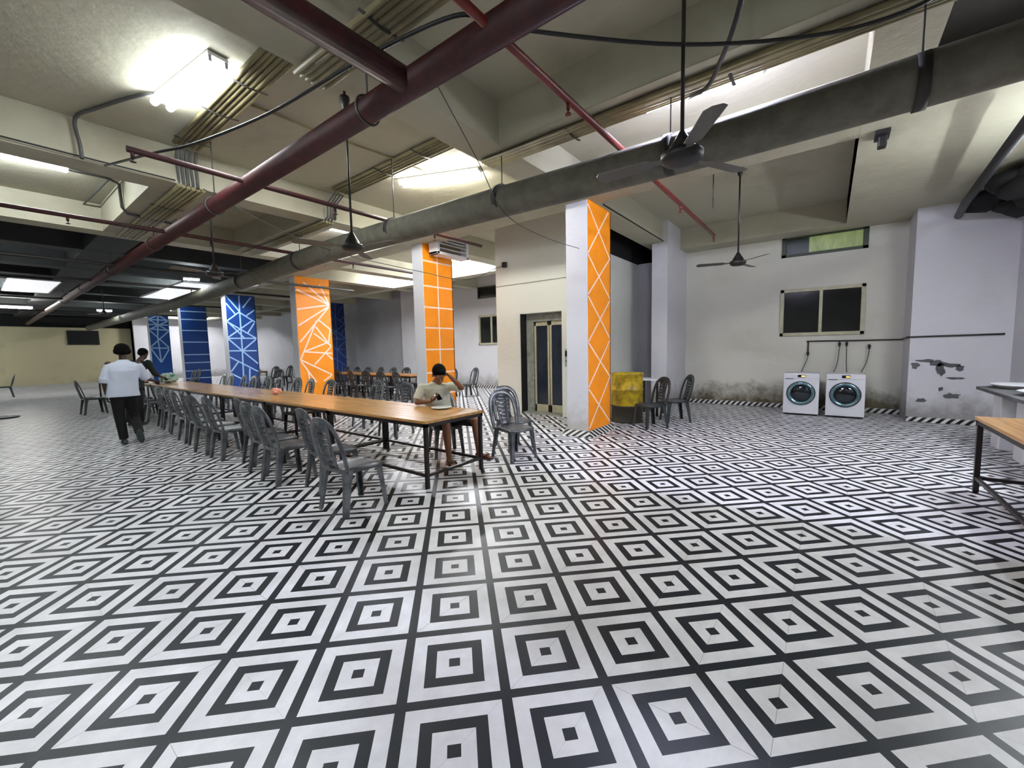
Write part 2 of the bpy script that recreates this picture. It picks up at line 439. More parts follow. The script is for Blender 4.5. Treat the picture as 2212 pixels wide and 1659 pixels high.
# pilaster paint panel high on the pier: flaking plaster patches
bm = bmesh.new()
def blob(bm, cx, cy, cz, w, h, n, seed, nx):
    r_ = random.Random(seed)
    vs = []
    for k in range(n):
        a = 2 * math.pi * k / n
        rr = .6 + .5 * r_.random()
        vs.append((cy + math.cos(a) * w * rr, cz + math.sin(a) * h * rr))
    top = [bm.verts.new((nx - .004, y, z)) for y, z in vs]
    bot = [bm.verts.new((nx, y, z)) for y, z in vs]
    bm.faces.new(top)
    for k in range(n): bm.faces.new((top[k], top[(k + 1) % n], bot[(k + 1) % n], bot[k]))
for a in ((-1.29, 1.04, .07, .07, 1), (-1.42, 1.13, .13, .035, 2), (-1.58, 1.09, .14, .06, 3), (-1.74, 1.05, .13, .05, 4), (-1.86, 1.0, .06, .07, 8), (-1.62, .97, .07, .12, 5), (-1.82, .82, .13, .025, 6), (-1.4, .4, .09, .05, 7), (-1.78, .5, .13, .06, 9), (-1.64, .62, .04, .04, 10)):
    blob(bm, 0, a[0], a[1], a[2], a[3], 14, a[4], 10.6)
struct('trim_flaked_plaster', bm, M_DGREY)
# striped skirting along walls
def skirt_mat():
    mt = mat('striped_skirting_tile', srgb(225, 224, 222), .35)
    nt = mt.node_tree; L = nt.links
    g = nt.nodes.new('ShaderNodeNewGeometry'); s = nt.nodes.new('ShaderNodeSeparateXYZ'); L.new(g.outputs['Position'], s.inputs[0])
    a = nt.nodes.new('ShaderNodeMath'); a.operation = 'ADD'; L.new(s.outputs['X'], a.inputs[0]); L.new(s.outputs['Y'], a.inputs[1])
    z = nt.nodes.new('ShaderNodeMath'); z.operation = 'MULTIPLY_ADD'; z.inputs[1].default_value = .9; L.new(s.outputs['Z'], z.inputs[0]); L.new(a.outputs[0], z.inputs[2])
    m_ = nt.nodes.new('ShaderNodeMath'); m_.operation = 'MULTIPLY'; m_.inputs[1].default_value = 8.2; L.new(z.outputs[0], m_.inputs[0])
    fr = nt.nodes.new('ShaderNodeMath'); fr.operation = 'FRACT'; L.new(m_.outputs[0], fr.inputs[0])
    gt = nt.nodes.new('ShaderNodeMath'); gt.operation = 'GREATER_THAN'; gt.inputs[1].default_value = .5; L.new(fr.outputs[0], gt.inputs[0])
    mx = nt.nodes.new('ShaderNodeMix'); mx.data_type = 'RGBA'; mx.inputs['A'].default_value = srgb(14, 18, 24); mx.inputs['B'].default_value = srgb(214, 212, 205)
    L.new(gt.outputs[0], mx.inputs['Factor']); L.new(mx.outputs['Result'], nt.nodes['Principled BSDF'].inputs['Base Color'])
    return mt
M_SKIRT = skirt_mat()
bm = bmesh.new(); box(bm, 11.45, -1.2, 0, 11.5, 3.0, .1, bev=.012); struct('baseboard_right', bm, M_SKIRT)
bm = bmesh.new(); box(bm, 10.55, -2.45, 0, 10.6, -1.2, .09, bev=.012); struct('baseboard_pier', bm, M_SKIRT)
bm = bmesh.new(); box(bm, 12.15, 6.4, 0, 12.2, 14.3, .12, bev=.012); struct('baseboard_back', bm, M_SKIRT)
# windows
def window(n, x, y0, y1, z0, z1, frame, pane, mull=True, fw_=.075):
    bm = bmesh.new()
    for a in ((y0, z0, y1, z0 + fw_), (y0, z1 - fw_, y1, z1), (y0, z0, y0 + fw_, z1), (y1 - fw_, z0, y1, z1)):
        box(bm, x - .035, a[0], a[1], x + .08, a[2], a[3], bev=.006)
    if mull: box(bm, x - .03, (y0 + y1) / 2 - .03, z0, x + .07, (y0 + y1) / 2 + .03, z1, bev=.005)
    w = struct('window_%d' % n, bm, frame)
    ym = (y0 + y1) / 2
    for a, b in (((y0 + fw_, ym - .03), (ym + .03, y1 - fw_)) if mull else ((y0 + fw_, y1 - fw_),)):
        bm = bmesh.new(); box(bm, x + .02, a, z0 + fw_, x + .03, b, z1 - fw_); obj('pane', bm, pane, w)
    return w
window(1, 11.5, -.59, .92, 1.66, 2.72, M_CREAM, M_WGLASS)
M_HWIN = mat('mottled_green_pane', srgb(120, 130, 84), .35, noise=.9, nscale=4.5, col2=srgb(34, 46, 34), stretch=(1, 1, .3), emit=srgb(120, 135, 84), es=.25)
M_HWIND = mat('dark_green_pane', srgb(34, 46, 36), .3)
bm = bmesh.new()
for a in ((-.59, 3.44, .92, 3.5), (-.59, 3.84, .92, 3.9), (-.59, 3.44, -.5, 3.9), (.84, 3.44, .92, 3.9)): box(bm, 11.47, a[0], a[1], 11.58, a[2], a[3])
w2 = struct('window_2', bm, M_GREEN)
bm = bmesh.new(); box(bm, 11.55, .42, 3.5, 11.56, .84, 3.84); obj('dark_pane', bm, M_HWIND, w2)
bm = bmesh.new(); box(bm, 11.55, -.5, 3.5, 11.56, .42, 3.84); obj('lit_pane', bm, M_HWIN, w2)
window(3, 12.2, 9.6, 10.9, 1.68, 2.82, M_CREAM, M_WGLASS)
window(4, 12.2, 9.6, 10.9, 3.46, 3.9, M_GREEN, M_WGLASS, mull=False, fw_=.03)
# lift door
bm = bmesh.new()
box(bm, 8.0, 5.46, 0, 8.16, 5.66, 2.3); box(bm, 8.0, 4.58, 0, 8.16, 4.64, 2.3); box(bm, 8.0, 4.64, 2.12, 8.16, 5.46, 2.3); box(bm, 7.8, 4.55, 0, 8.1, 5.66, .03)
door = struct('door_1', bm, M_STONE)
for y0, y1 in ((4.64, 5.04), (5.06, 5.46)):
    bm = bmesh.new()
    for a in ((y0, .03, y1, .2), (y0, 2.02, y1, 2.12), (y0, .03, y0 + .045, 2.12), (y1 - .045, .03, y1, 2.12)): box(bm, 8.04, a[0], a[1], 8.1, a[2], a[3], bev=.004)
    lf = obj('door_leaf', bm, M_CREAM, door)
    bm = bmesh.new(); box(bm, 8.062, y0 + .04, .2, 8.072, y1 - .04, 2.02); obj('glass', bm, M_LGLASS, lf)
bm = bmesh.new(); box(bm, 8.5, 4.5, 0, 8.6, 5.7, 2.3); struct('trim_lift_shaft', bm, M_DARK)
bm = bmesh.new(); box(bm, 7.765, 4.42, 1.1, 7.79, 4.5, 1.48, bev=.006)
pn = obj('lift_call_panel', bm, M_GREYW); tag(pn, 'narrow metal lift call panel on the wall beside the glass lift doors', 'panel')
bm = bmesh.new(); box(bm, 7.76, 4.435, 1.32, 7.766, 4.485, 1.44); obj('display', bm, M_WGLASS, pn)
bm = bmesh.new(); lathe(bm, [(0, 0), (.014, 0), (.014, .006), (0, .006)], 12, (7.758, 4.46, 1.22), axis='x'); obj('button', bm, M_DARK, pn)
# ------------------------------------------------------------------ pillars
PAT_O3 = [[6.27,3.46,7.3,3.06],[6.49,3.71,7.3,3.06],[7.0,3.69,7.3,3.06],[6.25,2.86,7.3,3.06],[6.26,2.36,7.29,3.02],[7.29,3.01,6.28,1.85],[6.84,2.53,6.26,1.3],[6.88,2.58,7.28,2.27],[7.28,2.27,7.2,1.83],[6.8,2.34,7.2,1.81],[6.72,2.13,7.28,1.73],[7.17,1.84,6.38,1.55],[6.4,1.55,7.3,1.48],[7.28,1.71,6.69,1.13],[7.08,1.49,7.31,1.28],[6.26,1.3,7.26,0.78],[6.27,1.25,6.72,0.57],[6.47,0.94,6.51,0.59],[7.26,0.77,6.96,0.59]]
PAT_B3 = [[6.74,3.85,6.73,3.22],[6.73,3.22,6.72,1.65],[6.72,1.65,6.69,0.52],[6.27,3.83,6.73,3.22],[6.27,3.52,6.57,3.11],[7.17,3.81,6.85,3.38],[6.73,3.22,6.27,2.84],[6.73,3.18,7.27,2.82],[6.27,2.82,6.82,2.18],[6.3,2.78,7.27,2.16],[7.15,2.87,6.26,2.19],[7.27,3.31,6.96,3.07],[7.23,2.78,6.97,2.38],[6.26,2.15,7.27,2.16],[6.26,2.13,6.72,1.65],[7.25,2.12,6.72,1.65],[6.26,1.66,7.25,1.65],[6.72,1.65,7.26,1.12],[6.26,1.42,7.25,0.79],[6.54,1.21,6.27,0.83],[6.94,0.93,6.91,0.42],[6.26,0.77,6.64,0.52]]
PAT_B1 = [[6.75,3.85,6.65,2.61],[6.65,2.61,6.71,1.17],[6.32,3.6,6.75,3.85],[6.75,3.85,7.16,3.54],[6.32,3.58,7.16,3.57],[6.32,3.31,7.18,3.29],[6.32,3.06,7.18,2.99],[6.32,1.98,7.12,1.96],[6.32,3.58,7.18,2.96],[6.32,3.03,7.16,3.52],[6.33,2.97,7.12,2.0],[6.32,2.06,7.17,2.94],[6.32,1.92,6.71,1.15],[6.71,1.15,7.12,1.91]]
PAT_PR = [[6.21,3.8,7.05,3.06],[6.98,3.84,6.21,3.03],[6.21,3.01,7.05,2.36],[7.05,3.06,6.21,2.37],[6.21,2.34,7.05,1.66],[7.05,2.33,6.21,1.6],[6.21,1.58,7.05,0.97],[7.05,1.62,6.21,0.84],[6.21,0.81,7.05,0.14],[7.05,0.96,6.23,0.14]]
PAT_O2 = [[6.68,3.86,6.68,.1]] + [[6.26, z, 7.14, z] for z in (3.5, 2.95, 2.48, 2.02, 1.53, 1.0, .5)]
PAT_B2 = [[6.32, z, 7.34, z] for z in (3.64, 3.25, 2.72, 2.16, 1.55, 1.16, .76, .4)]
def pillar(x0, x1, y0, y1, pm, pat, lm, lw, label, top=SOF, skirting=False, shift=0):
    root = empty('pillar', ((x0 + x1) / 2, (y0 + y1) / 2, 0), 0, label, 'pillar', 'painted pillars of the hall')
    cx, cy = (x0 + x1) / 2, (y0 + y1) / 2
    bm = bmesh.new(); box(bm, x0 - cx, y0 - cy + .004, 0, x1 - cx, y1 - cy, top, bev=.012); obj('shaft', bm, M_PIL, root)
    bm = bmesh.new(); box(bm, x0 - cx + .012, y0 - cy - .004, .03, x1 - cx + .002, y0 - cy + .02, top)
    box(bm, x1 - cx - .02, y0 - cy - .004, .03, x1 - cx + .004, y1 - cy, top)
    panel = obj('painted_face', bm, pm, root)
    bm = bmesh.new()
    for k, (a, b, c, d) in enumerate(pat):
        p = Vector((a + shift - cx, 0, b)); q_ = Vector((c + shift - cx, 0, d))
        dd = (q_ - p); s = Vector((-dd.z, 0, dd.x)).normalized() * lw / 2
        dp = -.0045 - .00035 * k
        f0 = [p - s, q_ - s, q_ + s, p + s]
        yb = y0 - cy
        v1 = [bm.verts.new((v.x, yb + dp, v.z)) for v in f0]
        v2 = [bm.verts.new((v.x, yb - .002, v.z)) for v in f0]
        bm.faces.new(v1)
        for i in range(4): bm.faces.new((v1[i], v1[(i + 1) % 4], v2[(i + 1) % 4], v2[i]))
    obj('painted_lines', bm, lm, root)
    if skirting:
        bm = bmesh.new()
        o1, o2 = .012, .07
        ring = lambda o, z: [bm.verts.new(v) for v in ((x0 - cx - o, y0 - cy - o, z), (x1 - cx + o, y0 - cy - o, z), (x1 - cx + o, y1 - cy + o, z), (x0 - cx - o, y1 - cy + o, z))]
        a, b, c, d = ring(o2, 0), ring(o2 * .9, .02), ring(o1 + .01, .1), ring(0, .105)
        for r1, r2 in ((a, b), (b, c), (c, d)):
            for k in range(4): bm.faces.new((r1[k], r1[(k + 1) % 4], r2[(k + 1) % 4], r2[k]))
        obj('skirting', bm, M_SKIRT, root)
    return root
pillar(6.2, 7.08, 3.15, 3.55, M_ORANGE, PAT_PR, M_LINE, .03, 'orange and white pillar with crossed diamond lines, nearest, beside the yellow drum', skirting=True)
pillar(6.25, 7.15, 7.2, 7.55, M_ORANGE, PAT_O2, M_LINE, .035, 'orange and white pillar with a square grid of lines, behind the seated person', skirting=True)
pillar(6.22, 7.35, 13.05, 13.4, M_ORANGE, PAT_O3, M_LINE, .045, 'orange pillar with irregular starburst lines next to the navy pillar')
pillar(6.25, 7.3, 18.8, 19.25, M_BLUE, PAT_B3, M_LINEB, .05, 'blue pillar with triangle lines and a white side, nearest of the blue ones')
pillar(6.3, 7.35, 24.7, 25.1, M_BLUE, PAT_B2, M_LINEB, .045, 'blue pillar crossed only by horizontal lines')
pillar(6.3, 7.2, 30.5, 30.9, M_BLUE2, PAT_B1, M_LINEB, .065, 'farthest bright blue pillar with star and arrow lines')
pillar(10.4, 11.3, 18.9, 19.3, M_NAVY, PAT_B3, mat('dim_blue_line', srgb(60, 100, 160), .5), .03, 'dark navy pillar in the back row behind the starburst orange pillar', shift=4.12)
# ------------------------------------------------------------------ ceiling services
def pipe(name, pts, r, mt, label, cat='pipe', group=None, seg=16):
    bm = bmesh.new(); tube(bm, pts, r, seg)
    o = obj(name, bm, mt); return tag(o, label, cat, group)
big = pipe('sprinkler_main_pipe', [(2.17, -2.4, 3.5), (2.17, 35.9, 3.5)], .1, M_RED, 'thick dark red pipe running the length of the hall under the beams', seg=24)
for y in (1.05, 3.1, 6.6, 9.6, 13.2, 17, 21):
    bm = bmesh.new()
    tube(bm, [(2.17 + math.cos(a) * .112, y, 3.5 + math.sin(a) * .112) for a in [2 * math.pi * k / 24 for k in range(25)]], .009, 6)
    tube(bm, [(2.17, y, 3.61), (2.17, y, SOF + .1 if y in (3.1,) else SLAB)], .008, 6)
    obj('hanger_ring', bm, M_WIRE, big)
def spr(name, y, x0, x1, z, r, label, drops, mt=M_RED, endz=None):
    bm = bmesh.new()
    pts = [(x0, y, z), (x1, y, z)]
    tube(bm, pts, r, 12)
    o = obj(name, bm, mt); tag(o, label, 'pipe', 'red sprinkler branch pipes')
    for x in drops:
        bm = bmesh.new()
        tube(bm, [(x, y, z), (x, y, z - .075)], .016, 8); lathe(bm, [(.004, -.115), (.026, -.113), (.026, -.107), (.006, -.1), (.008, -.075)], 10, (x, y, z))
        obj('sprinkler_head', bm, mt, o)
    return o
spr('sprinkler_branch_pipe', 1.74, -3, 8.45, 3.5, .03, 'thin red branch pipe crossing behind the near ceiling fan and ending by the far fan', (3.1, 6.3, 8.45), M_RED2)
spr('sprinkler_branch_pipe', 5.42, 1.08, 6.2, 3.5, .03, 'thin red branch pipe with an open end above the walking person side', (1.12, 3.2, 5.0), M_RED)
spr('sprinkler_branch_pipe', 8.55, -1.5, 7.3, 3.5, .032, 'long thin red branch pipe passing the middle of the hall ceiling', (1.0, 2.7, 5.4), M_RED)
for y, w in ((12.4, 'first'), (15.2, 'second'), (20.5, 'third'), (26.0, 'fourth')):
    spr('sprinkler_branch_pipe', y, -6, 7.8, 3.5, .035, 'thin dark branch pipe in the deep back of the hall, %s beyond the middle one' % w, (0.5, 4.2), M_STRAP)
pipe('sprinkler_feed_pipe', [(-6.9, 2.56, 3.5), (2.1, 2.56, 3.5)], .09, M_RED, 'thick dark red pipe joining the long main pipe at a tee', seg=20)
duct = pipe('ventilation_pipe', smoothpts([(4.15, -2.4, 3.33), (4.2, 1, 3.3), (4.02, 4.2, 3.28), (4.02, 7.5, 3.3), (4.3, 13, 3.29), (4.45, 20, 3.28), (4.5, 35, 3.28)], 8), .175, M_DUCT, 'fat dusty grey pipe slung diagonally under the ceiling across the whole hall', seg=28)
for y, x in ((-.45, 4.18), (1.25, 4.17), (3.2, 4.07), (5.2, 4.0), (8.2, 4.05), (11.5, 4.22)):
    bm = bmesh.new(); tube(bm, [(x, y - .035, 3.3), (x, y + .035, 3.3)], .183, 28); obj('strap', bm, M_STRAP, duct)
    bm = bmesh.new(); tube(bm, [(x, y, 3.45), (x, y, SLAB if y not in (3.2,) else SOF)], .007, 6); obj('hanger_rod', bm, M_WIRE, duct)
def bundle(pts, w, n, label, mt=M_COND, r=.02, clamps=()):
    """n parallel conduits side by side"""
    bm = bmesh.new()
    P = [Vector(p) for p in pts]
    for k in range(n):
        off = (k - (n - 1) / 2) * w / n
        q_ = []
        for i, p in enumerate(P):
            d = (P[min(i + 1, len(P) - 1)] - P[max(i - 1, 0)]); d.z = 0
            d = d.normalized() if d.length > 1e-4 else Vector((0, 1, 0))
            s = Vector((d.y, -d.x, 0))
            q_.append(p + s * (off + R.uniform(-.006, .006)) + Vector((0, 0, R.uniform(-.01, 0))))
        tube(bm, q_, r * R.uniform(.85, 1.1), 8)
    o = obj('conduit_bundle', bm, mt); tag(o, label, 'conduit', 'bundles of electrical conduit under the ceiling')
    for (x, y, z, ang) in clamps:
        bm = bmesh.new()
        ribbon(bm, [(x - w * .62 * math.cos(ang), y - w * .62 * math.sin(ang), z - .012), (x, y, z - r - .012), (x + w * .62 * math.cos(ang), y + w * .62 * math.sin(ang), z - .02)], (0, 0, 1), .03, .006)
        obj('clamp', bm, M_STRAP, o)
    return o
bundle([(1.96, 3.6, 3.83), (1.98, 1.5, 3.83), (1.98, -2.3, 3.83)], .3, 6, 'yellowed flat bundle of conduits under the near beam at the top centre', r=.026, clamps=((1.97, 2.6, 3.83, 0),))
bundle([(2.0, 4.2, 4.32), (2.0, 6.95, 4.32)], .3, 6, 'yellowed conduit bundle on the slab beside the double tube lamp', r=.026, clamps=((2, 4.9, 4.31, 0), (2, 5.7, 4.31, 0), (2, 6.7, 4.31, 0)))
bundle([(2.03, 7.05, 4.3), (2.03, 7.14, 4.2), (2.05, 7.16, 3.9), (2.06, 7.2, 3.84)], .26, 5, 'dark conduits dropping down the face of the second beam', M_GCOND, r=.018)
bundle([(2.08, 7.15, 3.84), (2.08, 11.0, 3.84)], .34, 6, 'yellowed conduit bundle continuing under the beam beyond the dropping conduits', r=.028, clamps=((2.08, 8.3, 3.84, 0),))
bundle([(4.16, 4.1, 4.32), (4.2, 6.9, 4.32)], .34, 6, 'yellowed conduit bundle on the slab beside the bright lamp left of the middle', r=.026, clamps=((4.15, 4.7, 4.31, 0), (4.17, 5.6, 4.31, 0)))
bundle([(4.2, 6.95, 4.3), (4.15, 7.13, 4.15), (4.15, 7.16, 3.92), (4.12, 7.25, 3.84)], .24, 4, 'loose dark conduits dropping down the second beam near the small tube lamp', M_GCOND, r=.014)
bundle([(4.1, 7.2, 3.84), (4.15, 10.9, 3.84)], .22, 4, 'thin conduit bundle under the beam beyond the grey pipe', r=.024, clamps=((4.12, 8.4, 3.84, 0),))
bundle([(4.17, 3.5, 3.84), (4.17, -2.3, 3.84)], .25, 6, 'flat yellow conduit bundle under the beam left of the violet tube lamp', r=.026, clamps=((4.2, 2.3, 3.84, 0), (4.2, .75, 3.84, 0)))
# black cable slung in loops
pipe('black_cable', smoothpts([(1.2, 7.1, 3.84), (1.34, 5.67, 3.62), (1.53, 5.06, 3.6), (1.76, 3.96, 3.6), (1.88, 2.75, 3.6), (2.02, 2.03, 3.62), (2.17, 1.84, 3.63), (2.4, 1.66, 3.6), (3.18, .86, 3.58), (3.73, .05, 3.6), (3.95, -.45, 3.7), (3.96, -.5, 3.86)], 6), .013, M_BLACK, 'long black cable slung in loops over the thick red pipe', 'cable', seg=8)
pipe('beam_cable', smoothpts([(-2, 7.14, 3.92), (.4, 7.15, 3.9), (1.9, 7.15, 3.89)], 5), .009, M_BLACK, 'thin dark cable along the lower edge of the second beam', 'cable', seg=6)
pipe('loose_wire', smoothpts([(2.17, 2.4, 3.6), (2.6, 2.6, 3.55), (3.3, 2.9, 3.42), (4.0, 3.1, 3.1), (5.0, 3.2, 3.05), (6.2, 3.3, 3.12)], 6), .005, M_WIRE, 'thin wire sagging from the red pipe to the near orange pillar', 'cable', seg=6)
pipe('loose_wire', smoothpts([(2.2, 7.1, 3.85), (3.1, 6.9, 3.45), (4.0, 6.7, 3.2), (5.5, 6.4, 3.05), (6.6, 6.2, 3.0), (7.6, 6.2, 3.38), (7.78, 6.1, 3.45)], 6), .007, M_WIRE, 'sagging wire crossing the grid-lined orange pillar to a box on the lift wall', 'cable', seg=6)
pipe('rising_conduit', smoothpts([(1.0, 7.08, 3.85), (1.0, 7.1, 4.0), (.98, 7.1, 4.3), (1.1, 6.7, 4.32), (1.35, 6.0, 4.32), (1.5, 5.85, 4.32)], 4), .02, M_GCOND, 'dark conduit climbing the second beam to the double tube lamp', 'conduit', seg=8)
pipe('bent_conduit', [(1.0, 9.08, 4.3), (1.55, 9.05, 4.3), (1.68, 9.1, 4.26), (1.69, 9.1, 3.9), (1.75, 9.15, 3.83), (2.5, 9.3, 3.83)], .022, M_GCOND, 'dark bent conduit leaving the left-hand tube lamp and dropping to the beam', 'conduit', seg=8)
bm = bmesh.new(); box(bm, 7.7, 6.02, 3.4, 7.79, 6.12, 3.52, bev=.01); tag(obj('junction_box', bm, M_STRAP), 'small dark junction box high on the lift wall where the sagging wire ends', 'box')
bm = bmesh.new(); box(bm, 6.4, -.47, 3.83, 6.66, -.34, 3.87); box(bm, 6.5, -.45, 3.72, 6.62, -.37, 3.87, bev=.015); tag(obj('conduit_stub', bm, M_FAN), 'rusty conduit stub on the beam right of the violet tube lamp', 'box')
pipe('beam_cable', smoothpts([(6.7, 3.1, 3.9), (8.5, 3.1, 3.9), (10.8, 3.1, 3.9)], 5), .012, M_STRAP, 'dark cable along the beam from the near orange pillar to the corner column', 'cable', seg=6)
pipe('slab_conduit', smoothpts([(1.66, 5.36, 4.32), (2.33, 5.28, 4.32), (2.94, 5.25, 4.31), (3.93, 5.17, 4.32), (4.6, 5.1, 4.3)], 4), .013, M_COND, 'thin pale conduit on the slab joining the two double tube lamps', 'conduit', seg=8)
pipe('slab_conduit', smoothpts([(1.62, 7.66, 4.3), (1.56, 9.27, 4.3), (1.5, 10.88, 4.3)], 3), .014, M_GCOND, 'dark slanting conduit crossing the slab beyond the second beam', 'conduit', seg=8)
pipe('lamp_feed_cable', smoothpts([(2.8, .3, 4.32), (3.18, .52, 3.7), (3.76, .77, 3.68), (3.98, .9, 3.68), (4.12, 1.02, 3.74), (4.36, 1.14, 3.86)], 6), .018, M_BLACK, 'thick dark cable drooping from the slab to the violet-white lamps', 'cable', seg=8)
# black pipe and rags high on the right
pipe('black_drain_pipe', [(6.2, -1.45, 3.6), (9.6, -1.62, 3.62), (10.5, -1.7, 3.62)], .055, M_BLACK, 'black drain pipe sloping along the ceiling at the far right', seg=12)
bm = bmesh.new()
for k in range(13):
    x = 8.6 + R.random() * 1.9; y = -1.9 - R.random() * .5; z = 3.5 + R.random() * .25
    mm = bmesh.ops.create_icosphere(bm, subdivisions=2, radius=.16 + R.random() * .16)
    for v in mm['verts']: v.co = Vector((x + v.co.x * 1.7 + R.uniform(-.03, .03), y + v.co.y + R.uniform(-.03, .03), z + v.co.z * .6 + R.uniform(-.03, .03)))
tag(obj('bundled_rags', bm, M_DARK, smooth=True), 'black bundled rags and netting hanging under the ceiling in the far right corner', 'rags')
# louvred box on the second pillar
root = empty('louvred_vent_box', (6.88, 6.98, 3.85), 0, 'white louvred vent box mounted above the grid-lined orange pillar', 'vent')
bm = bmesh.new()
for a in ((-.5, -.23, -.42, .23), (.42, -.23, .5, .23), (-.5, -.23, .5, -.17), (-.5, .13, .5, .23)): box(bm, a[0], -.13, a[1], a[2], .14, a[3], bev=.01)
obj('housing', bm, M_WHITE, root)
bm = bmesh.new(); box(bm, -.42, .06, -.17, .42, .08, .13); obj('back_plate', bm, mat('tan_back_plate', srgb(150, 132, 104), .6), root)
for z in (-.1, 0, .06):
    bm = bmesh.new(); box(bm, -.42, -.12, z, .42, -.06, z + .016); obj('louvre', bm, M_WHITE, root)
# ------------------------------------------------------------------ lamps
def lamp(x0, y0, x1, y1, z, label, mt=M_TUBE, n=1, r=.019, hang=0, wide=0):
    a, b = Vector((x0, y0, 0)), Vector((x1, y1, 0))
    d = b - a; L_ = d.length; ang = math.atan2(d.y, d.x)
    c = (a + b) / 2
    root = empty('tube_lamp', (c.x, c.y, z), ang, label, 'lamp', 'fluorescent tube lamps')
    hw_ = wide or (.03 if n == 1 else .09)
    bm = bmesh.new(); box(bm, -L_ / 2 - .03, -hw_, .035, L_ / 2 + .03, hw_, .07, bev=.005)
    obj('batten', bm, M_WHITE, root)
    for k in range(n):
        oy = 0 if n == 1 else (-.07 if k == 0 else .07)
        bm = bmesh.new(); tube(bm, [(-L_ / 2, oy, 0), (L_ / 2, oy, 0)], r, 10); obj('tube', bm, mt, root)
        for s in (-1, 1):
            bm = bmesh.new(); box(bm, s * (L_ / 2 + .012) - .012, oy - .014, -.02, s * (L_ / 2 + .012) + .012, oy + .014, .04); obj('end_cap', bm, M_GREYW, root)
    if hang:
        for s in (-1, 1):
            bm = bmesh.new(); tube(bm, [(s * L_ * .35, 0, .06), (s * L_ * .35, 0, hang - z)], .006, 6); obj('hanger_rod', bm, M_WIRE, root)
    return root
lamp(1.52, 5.95, 1.66, 4.72, 4.27, 'double tube lamp glaring on the slab at upper left', M_TUBED, n=2, r=.036)
lamp(-.15, 9.1, 1.1, 9.06, 4.27, 'tube lamp cut by the left edge, beyond the second beam', r=.024)
lamp(4.62, 5.75, 5.12, 4.5, 4.27, 'double tube lamp on the slab above the seated person', M_TUBEW, n=2, r=.024)
lamp(4.40, 1.56, 4.40, 1.2, 3.9, 'left piece of the violet-white lamp pair near the big fan', M_TUBEL, r=.02)
lamp(4.40, 1.16, 4.42, .54, 3.9, 'right piece of the violet-white lamp pair near the big fan', M_TUBEL, r=.022)
lamp(5.1, 8.95, 5.75, 8.93, 4.27, 'small tube lamp half hidden by the second beam, near the middle fan', M_TUBEV, r=.026)
lamp(9.2, 12.2, 9.8, 12.15, 4.2, 'tube lamp seen just left of the grid-lined orange pillar', M_TUBEX, n=2, r=.03)
lamp(0.3, 13.9, .85, 13.9, 4.2, 'small glint of a tube lamp at the left edge under dark beams', r=.02)
lamp(.4, 26.1, 1.75, 26.1, 3.6, 'hanging tube lamp in the far left distance', M_TUBEW, r=.035, hang=SLAB)
lamp(3.7, 26.3, 4.15, 26.2, 3.62, 'small distant tube lamp above the television', r=.03, hang=SLAB)
lamp(3.8, 14.3, 4.12, 14.2, 3.62, 'short hanging tube lamp above the lit slab patch', r=.02, hang=SLAB)
lamp(4.9, 18.3, 5.7, 17.2, 4.2, 'double tube lamp recessed between beams before the blue pillars', n=2, r=.03)
lamp(.6, 20.6, 1.5, 20.6, 4.25, 'recessed tube lamp in the dark ceiling at far left', r=.03)
lamp(8.6, 31.8, 9.6, 31.8, 4.2, 'added double tube lamp brightening the white wall behind the blue pillars', M_TUBEX, n=2, r=.03)  # lamp added here to brighten the far white wall
lamp(5.5, 24.0, 5.8, 24.0, 3.6, 'tiny hanging tube lamp beside the plain-striped blue pillar', r=.03, hang=SLAB)
lamp(8.8, 9.0, 9.7, 9.0, 4.2, 'tube lamp behind the second pillar over the rear tables', M_TUBEX, n=2, r=.024)
M_PATCHGLOW = mat('lit_patch_glow', srgb(230, 232, 232), .6, emit=(.95, .97, 1.0, 1), es=.3)  # emission stands in for lit ceiling patches; these are not real fittings
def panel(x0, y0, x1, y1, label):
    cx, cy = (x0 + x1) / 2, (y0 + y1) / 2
    root = empty('lit_patch_panel', (cx, cy, SOF), 0, label, 'lit ceiling patch', 'glowing sheets added for lit patches of the far ceiling')
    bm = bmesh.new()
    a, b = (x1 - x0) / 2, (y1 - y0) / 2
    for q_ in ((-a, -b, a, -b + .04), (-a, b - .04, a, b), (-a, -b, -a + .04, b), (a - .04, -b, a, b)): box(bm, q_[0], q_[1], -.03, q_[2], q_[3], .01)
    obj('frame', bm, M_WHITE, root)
    bm = bmesh.new(); box(bm, -a + .04, -b + .04, -.024, a - .04, b - .04, -.004); obj('glow_sheet', bm, M_PATCHGLOW, root)
panel(4.3, 16.4, 5.35, 21.8, 'large added glow sheet for a lit ceiling patch left of the nearest blue pillar')
panel(.85, 18.8, 1.95, 22.4, 'added glow sheet for a lit ceiling patch in the dark ceiling at the far left')
panel(6.0, 15.4, 6.2, 18.6, 'narrow added glow strip for a lit beam face running to the nearest blue pillar')
